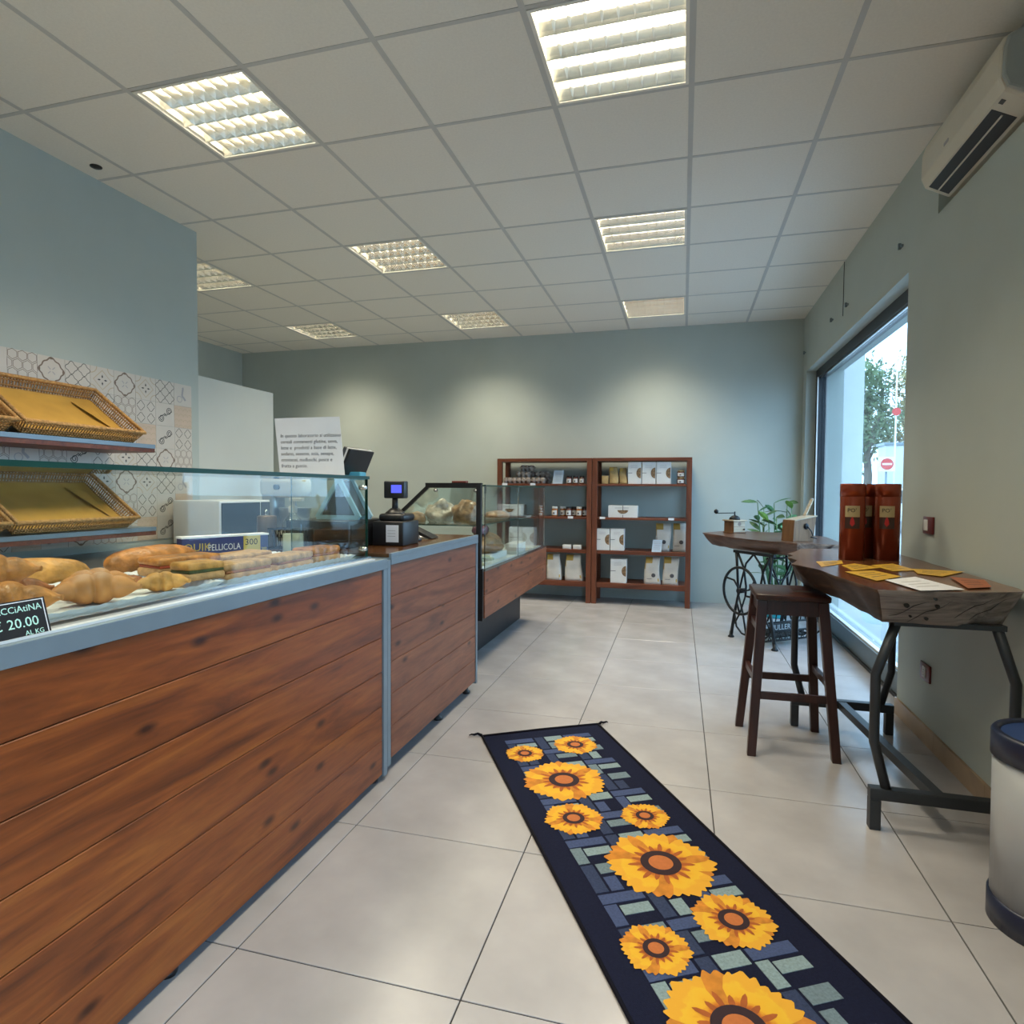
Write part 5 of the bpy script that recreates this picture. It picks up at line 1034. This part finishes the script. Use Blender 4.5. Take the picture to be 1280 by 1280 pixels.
for j in range(nrow):
    for i in range(3):
        x0, y0 = IN0+i*cs, -.075-(j+1)*cs; g = .005; ks = list(blk); c1 = ks[(i*2+j*3+R3.randint(0, 1)) % 4]; c2 = ks[(i+j*2+1+R3.randint(0, 2)) % 4]
        c3 = ks[(i+j) % 2]; c4 = ks[2+(j+i*2) % 2]
        if (i+j) % 2 == 0: rects = [((x0+g, y0+cs*.68), (x0+cs-g, y0+cs-g), c3), ((x0+g, y0+g), (x0+cs*.30, y0+cs*.64), c1), ((x0+cs*.34, y0+cs*.30), (x0+cs-g, y0+cs*.58), c4)]
        else: rects = [((x0+g, y0+g), (x0+cs*.32, y0+cs-g), c3), ((x0+cs*.38, y0+cs*.62), (x0+cs-g, y0+cs-g), c4), ((x0+cs*.38, y0+g), (x0+cs*.66, y0+cs*.5), c2)]
        for (a0, a1), (e0, e1), kk in rects: blk[kk].box((a0, a1, .0055), (e0, e1, .0075))
for kk in blk: blk[kk].build('block_pattern', kk, rg)['kind'] = 'stuff'
def petal_mat():
    m, N, L, b = _new('sunflower_print'); b.inputs['Roughness'].default_value = .95; tc = N.new('ShaderNodeTexCoord'); ln = N.new('ShaderNodeVectorMath'); ln.operation = 'LENGTH'; L.new(tc.outputs['Object'], ln.inputs[0])
    n = N.new('ShaderNodeTexNoise'); n.inputs['Scale'].default_value = 5; n.inputs['Detail'].default_value = 5; L.new(tc.outputs['Object'], n.inputs['Vector'])
    ad = N.new('ShaderNodeMath'); ad.operation = 'MULTIPLY_ADD'; ad.inputs[1].default_value = .5; L.new(n.outputs['Fac'], ad.inputs[0]); L.new(ln.outputs['Value'], ad.inputs[2])
    r = N.new('ShaderNodeValToRGB'); e = r.color_ramp.elements; e[0].position = .48; e[0].color = (.16, .025, .006, 1); e[1].position = .95; e[1].color = (.62, .36, .02, 1); k = e.new(.62); k.color = (.46, .13, .01, 1); k = e.new(.75); k.color = (.62, .33, .015, 1); k = e.new(1.0); k.color = (.60, .30, .02, 1)
    L.new(ad.outputs[0], r.inputs['Fac']); L.new(r.outputs[0], b.inputs['Base Color']); return m
M['petal'] = petal_mat(); M['petal2'] = mat('orange_petal_print', (.46, .17, .015), .95, var=.3, vscale=4); M['disk'] = mat('orange_disk_print', (.40, .12, .03), .95, var=.1); M['ring'] = mat('dark_ring_print', (.022, .008, .012), .95, var=.1)
def flower_mesh():
    b = MB(); n = 17
    def petal(a, r0, r1, w_, z, mi):
        c, s_ = math.cos(a), math.sin(a); P_ = [(r0, -w_*.55), (r0+(r1-r0)*.55, -w_), (r0+(r1-r0)*.85, -w_*.72), (r1, -w_*.12), (r1, w_*.12), (r0+(r1-r0)*.85, w_*.72), (r0+(r1-r0)*.55, w_), (r0, w_*.55)]
        b.quad([(c*u-s_*v, s_*u+c*v, z) for u, v in P_], mi)
    b.quad([(.80*math.cos(2*PI*k/34), .80*math.sin(2*PI*k/34), .0006) for k in range(34)], 1)
    for k in range(n): petal(2*PI*(k+.5)/n, .25, 1.0-.05*(k % 3), .165, .0010+.00002*k, 1 if k % 4 == 0 else 0)
    for k in range(n): petal(2*PI*k/n, .25, .93+.03*(k % 2), .118, .0016+.00002*k, 1 if k % 5 == 0 else 0)
    for k in range(n): petal(2*PI*(k+.25)/n, .25, .52+.08*(k % 2), .045, .0021+.00002*k, 4)
    for rr, z, mi in ((.36, .0026, 2), (.215, .0031, 3)): b.quad([(rr*math.cos(2*PI*k/28), rr*math.sin(2*PI*k/28), z) for k in range(28)], mi)
    return b.mesh('flower', ['petal', 'petal2', 'ring', 'disk', 'petal3'])
M['petal3'] = mat('rust_petal_print', (.30, .075, .012), .95, var=.2, vscale=5)
fm = flower_mesh(); Ri = Matrix.Rotation(-math.atan2(w_v.y, w_v.x), 4, 'Z') @ Matrix.Translation(-TL)
for (x, y, wd) in ((656, 942, 50), (719, 931, 56), (705, 975, 106), (717, 1023, 76), (806, 1020, 62), (826, 1079, 140), (917, 1150, 105), (820, 1186, 92), (925, 1287, 200)):
    a, c = onz(x, y, .008), onz(x+wd/2, y, .008); q = Ri @ a; o = put('sunflower', fm, rg, (q.x, q.y, .0076), (0, 0, R3.uniform(0, 6))); s_ = (c-a).length; o.scale = (s_, s_, 1)
for (u, v, s_) in ((.20, 1.80, .10), (.42, 2.02, .16), (.22, 2.20, .11)): o = put('sunflower', fm, rg, (u, -v, .0076)); o.scale = (s_, s_, 1)
for o in bpy.data.objects:
    if '_w' in o: del o['_w']
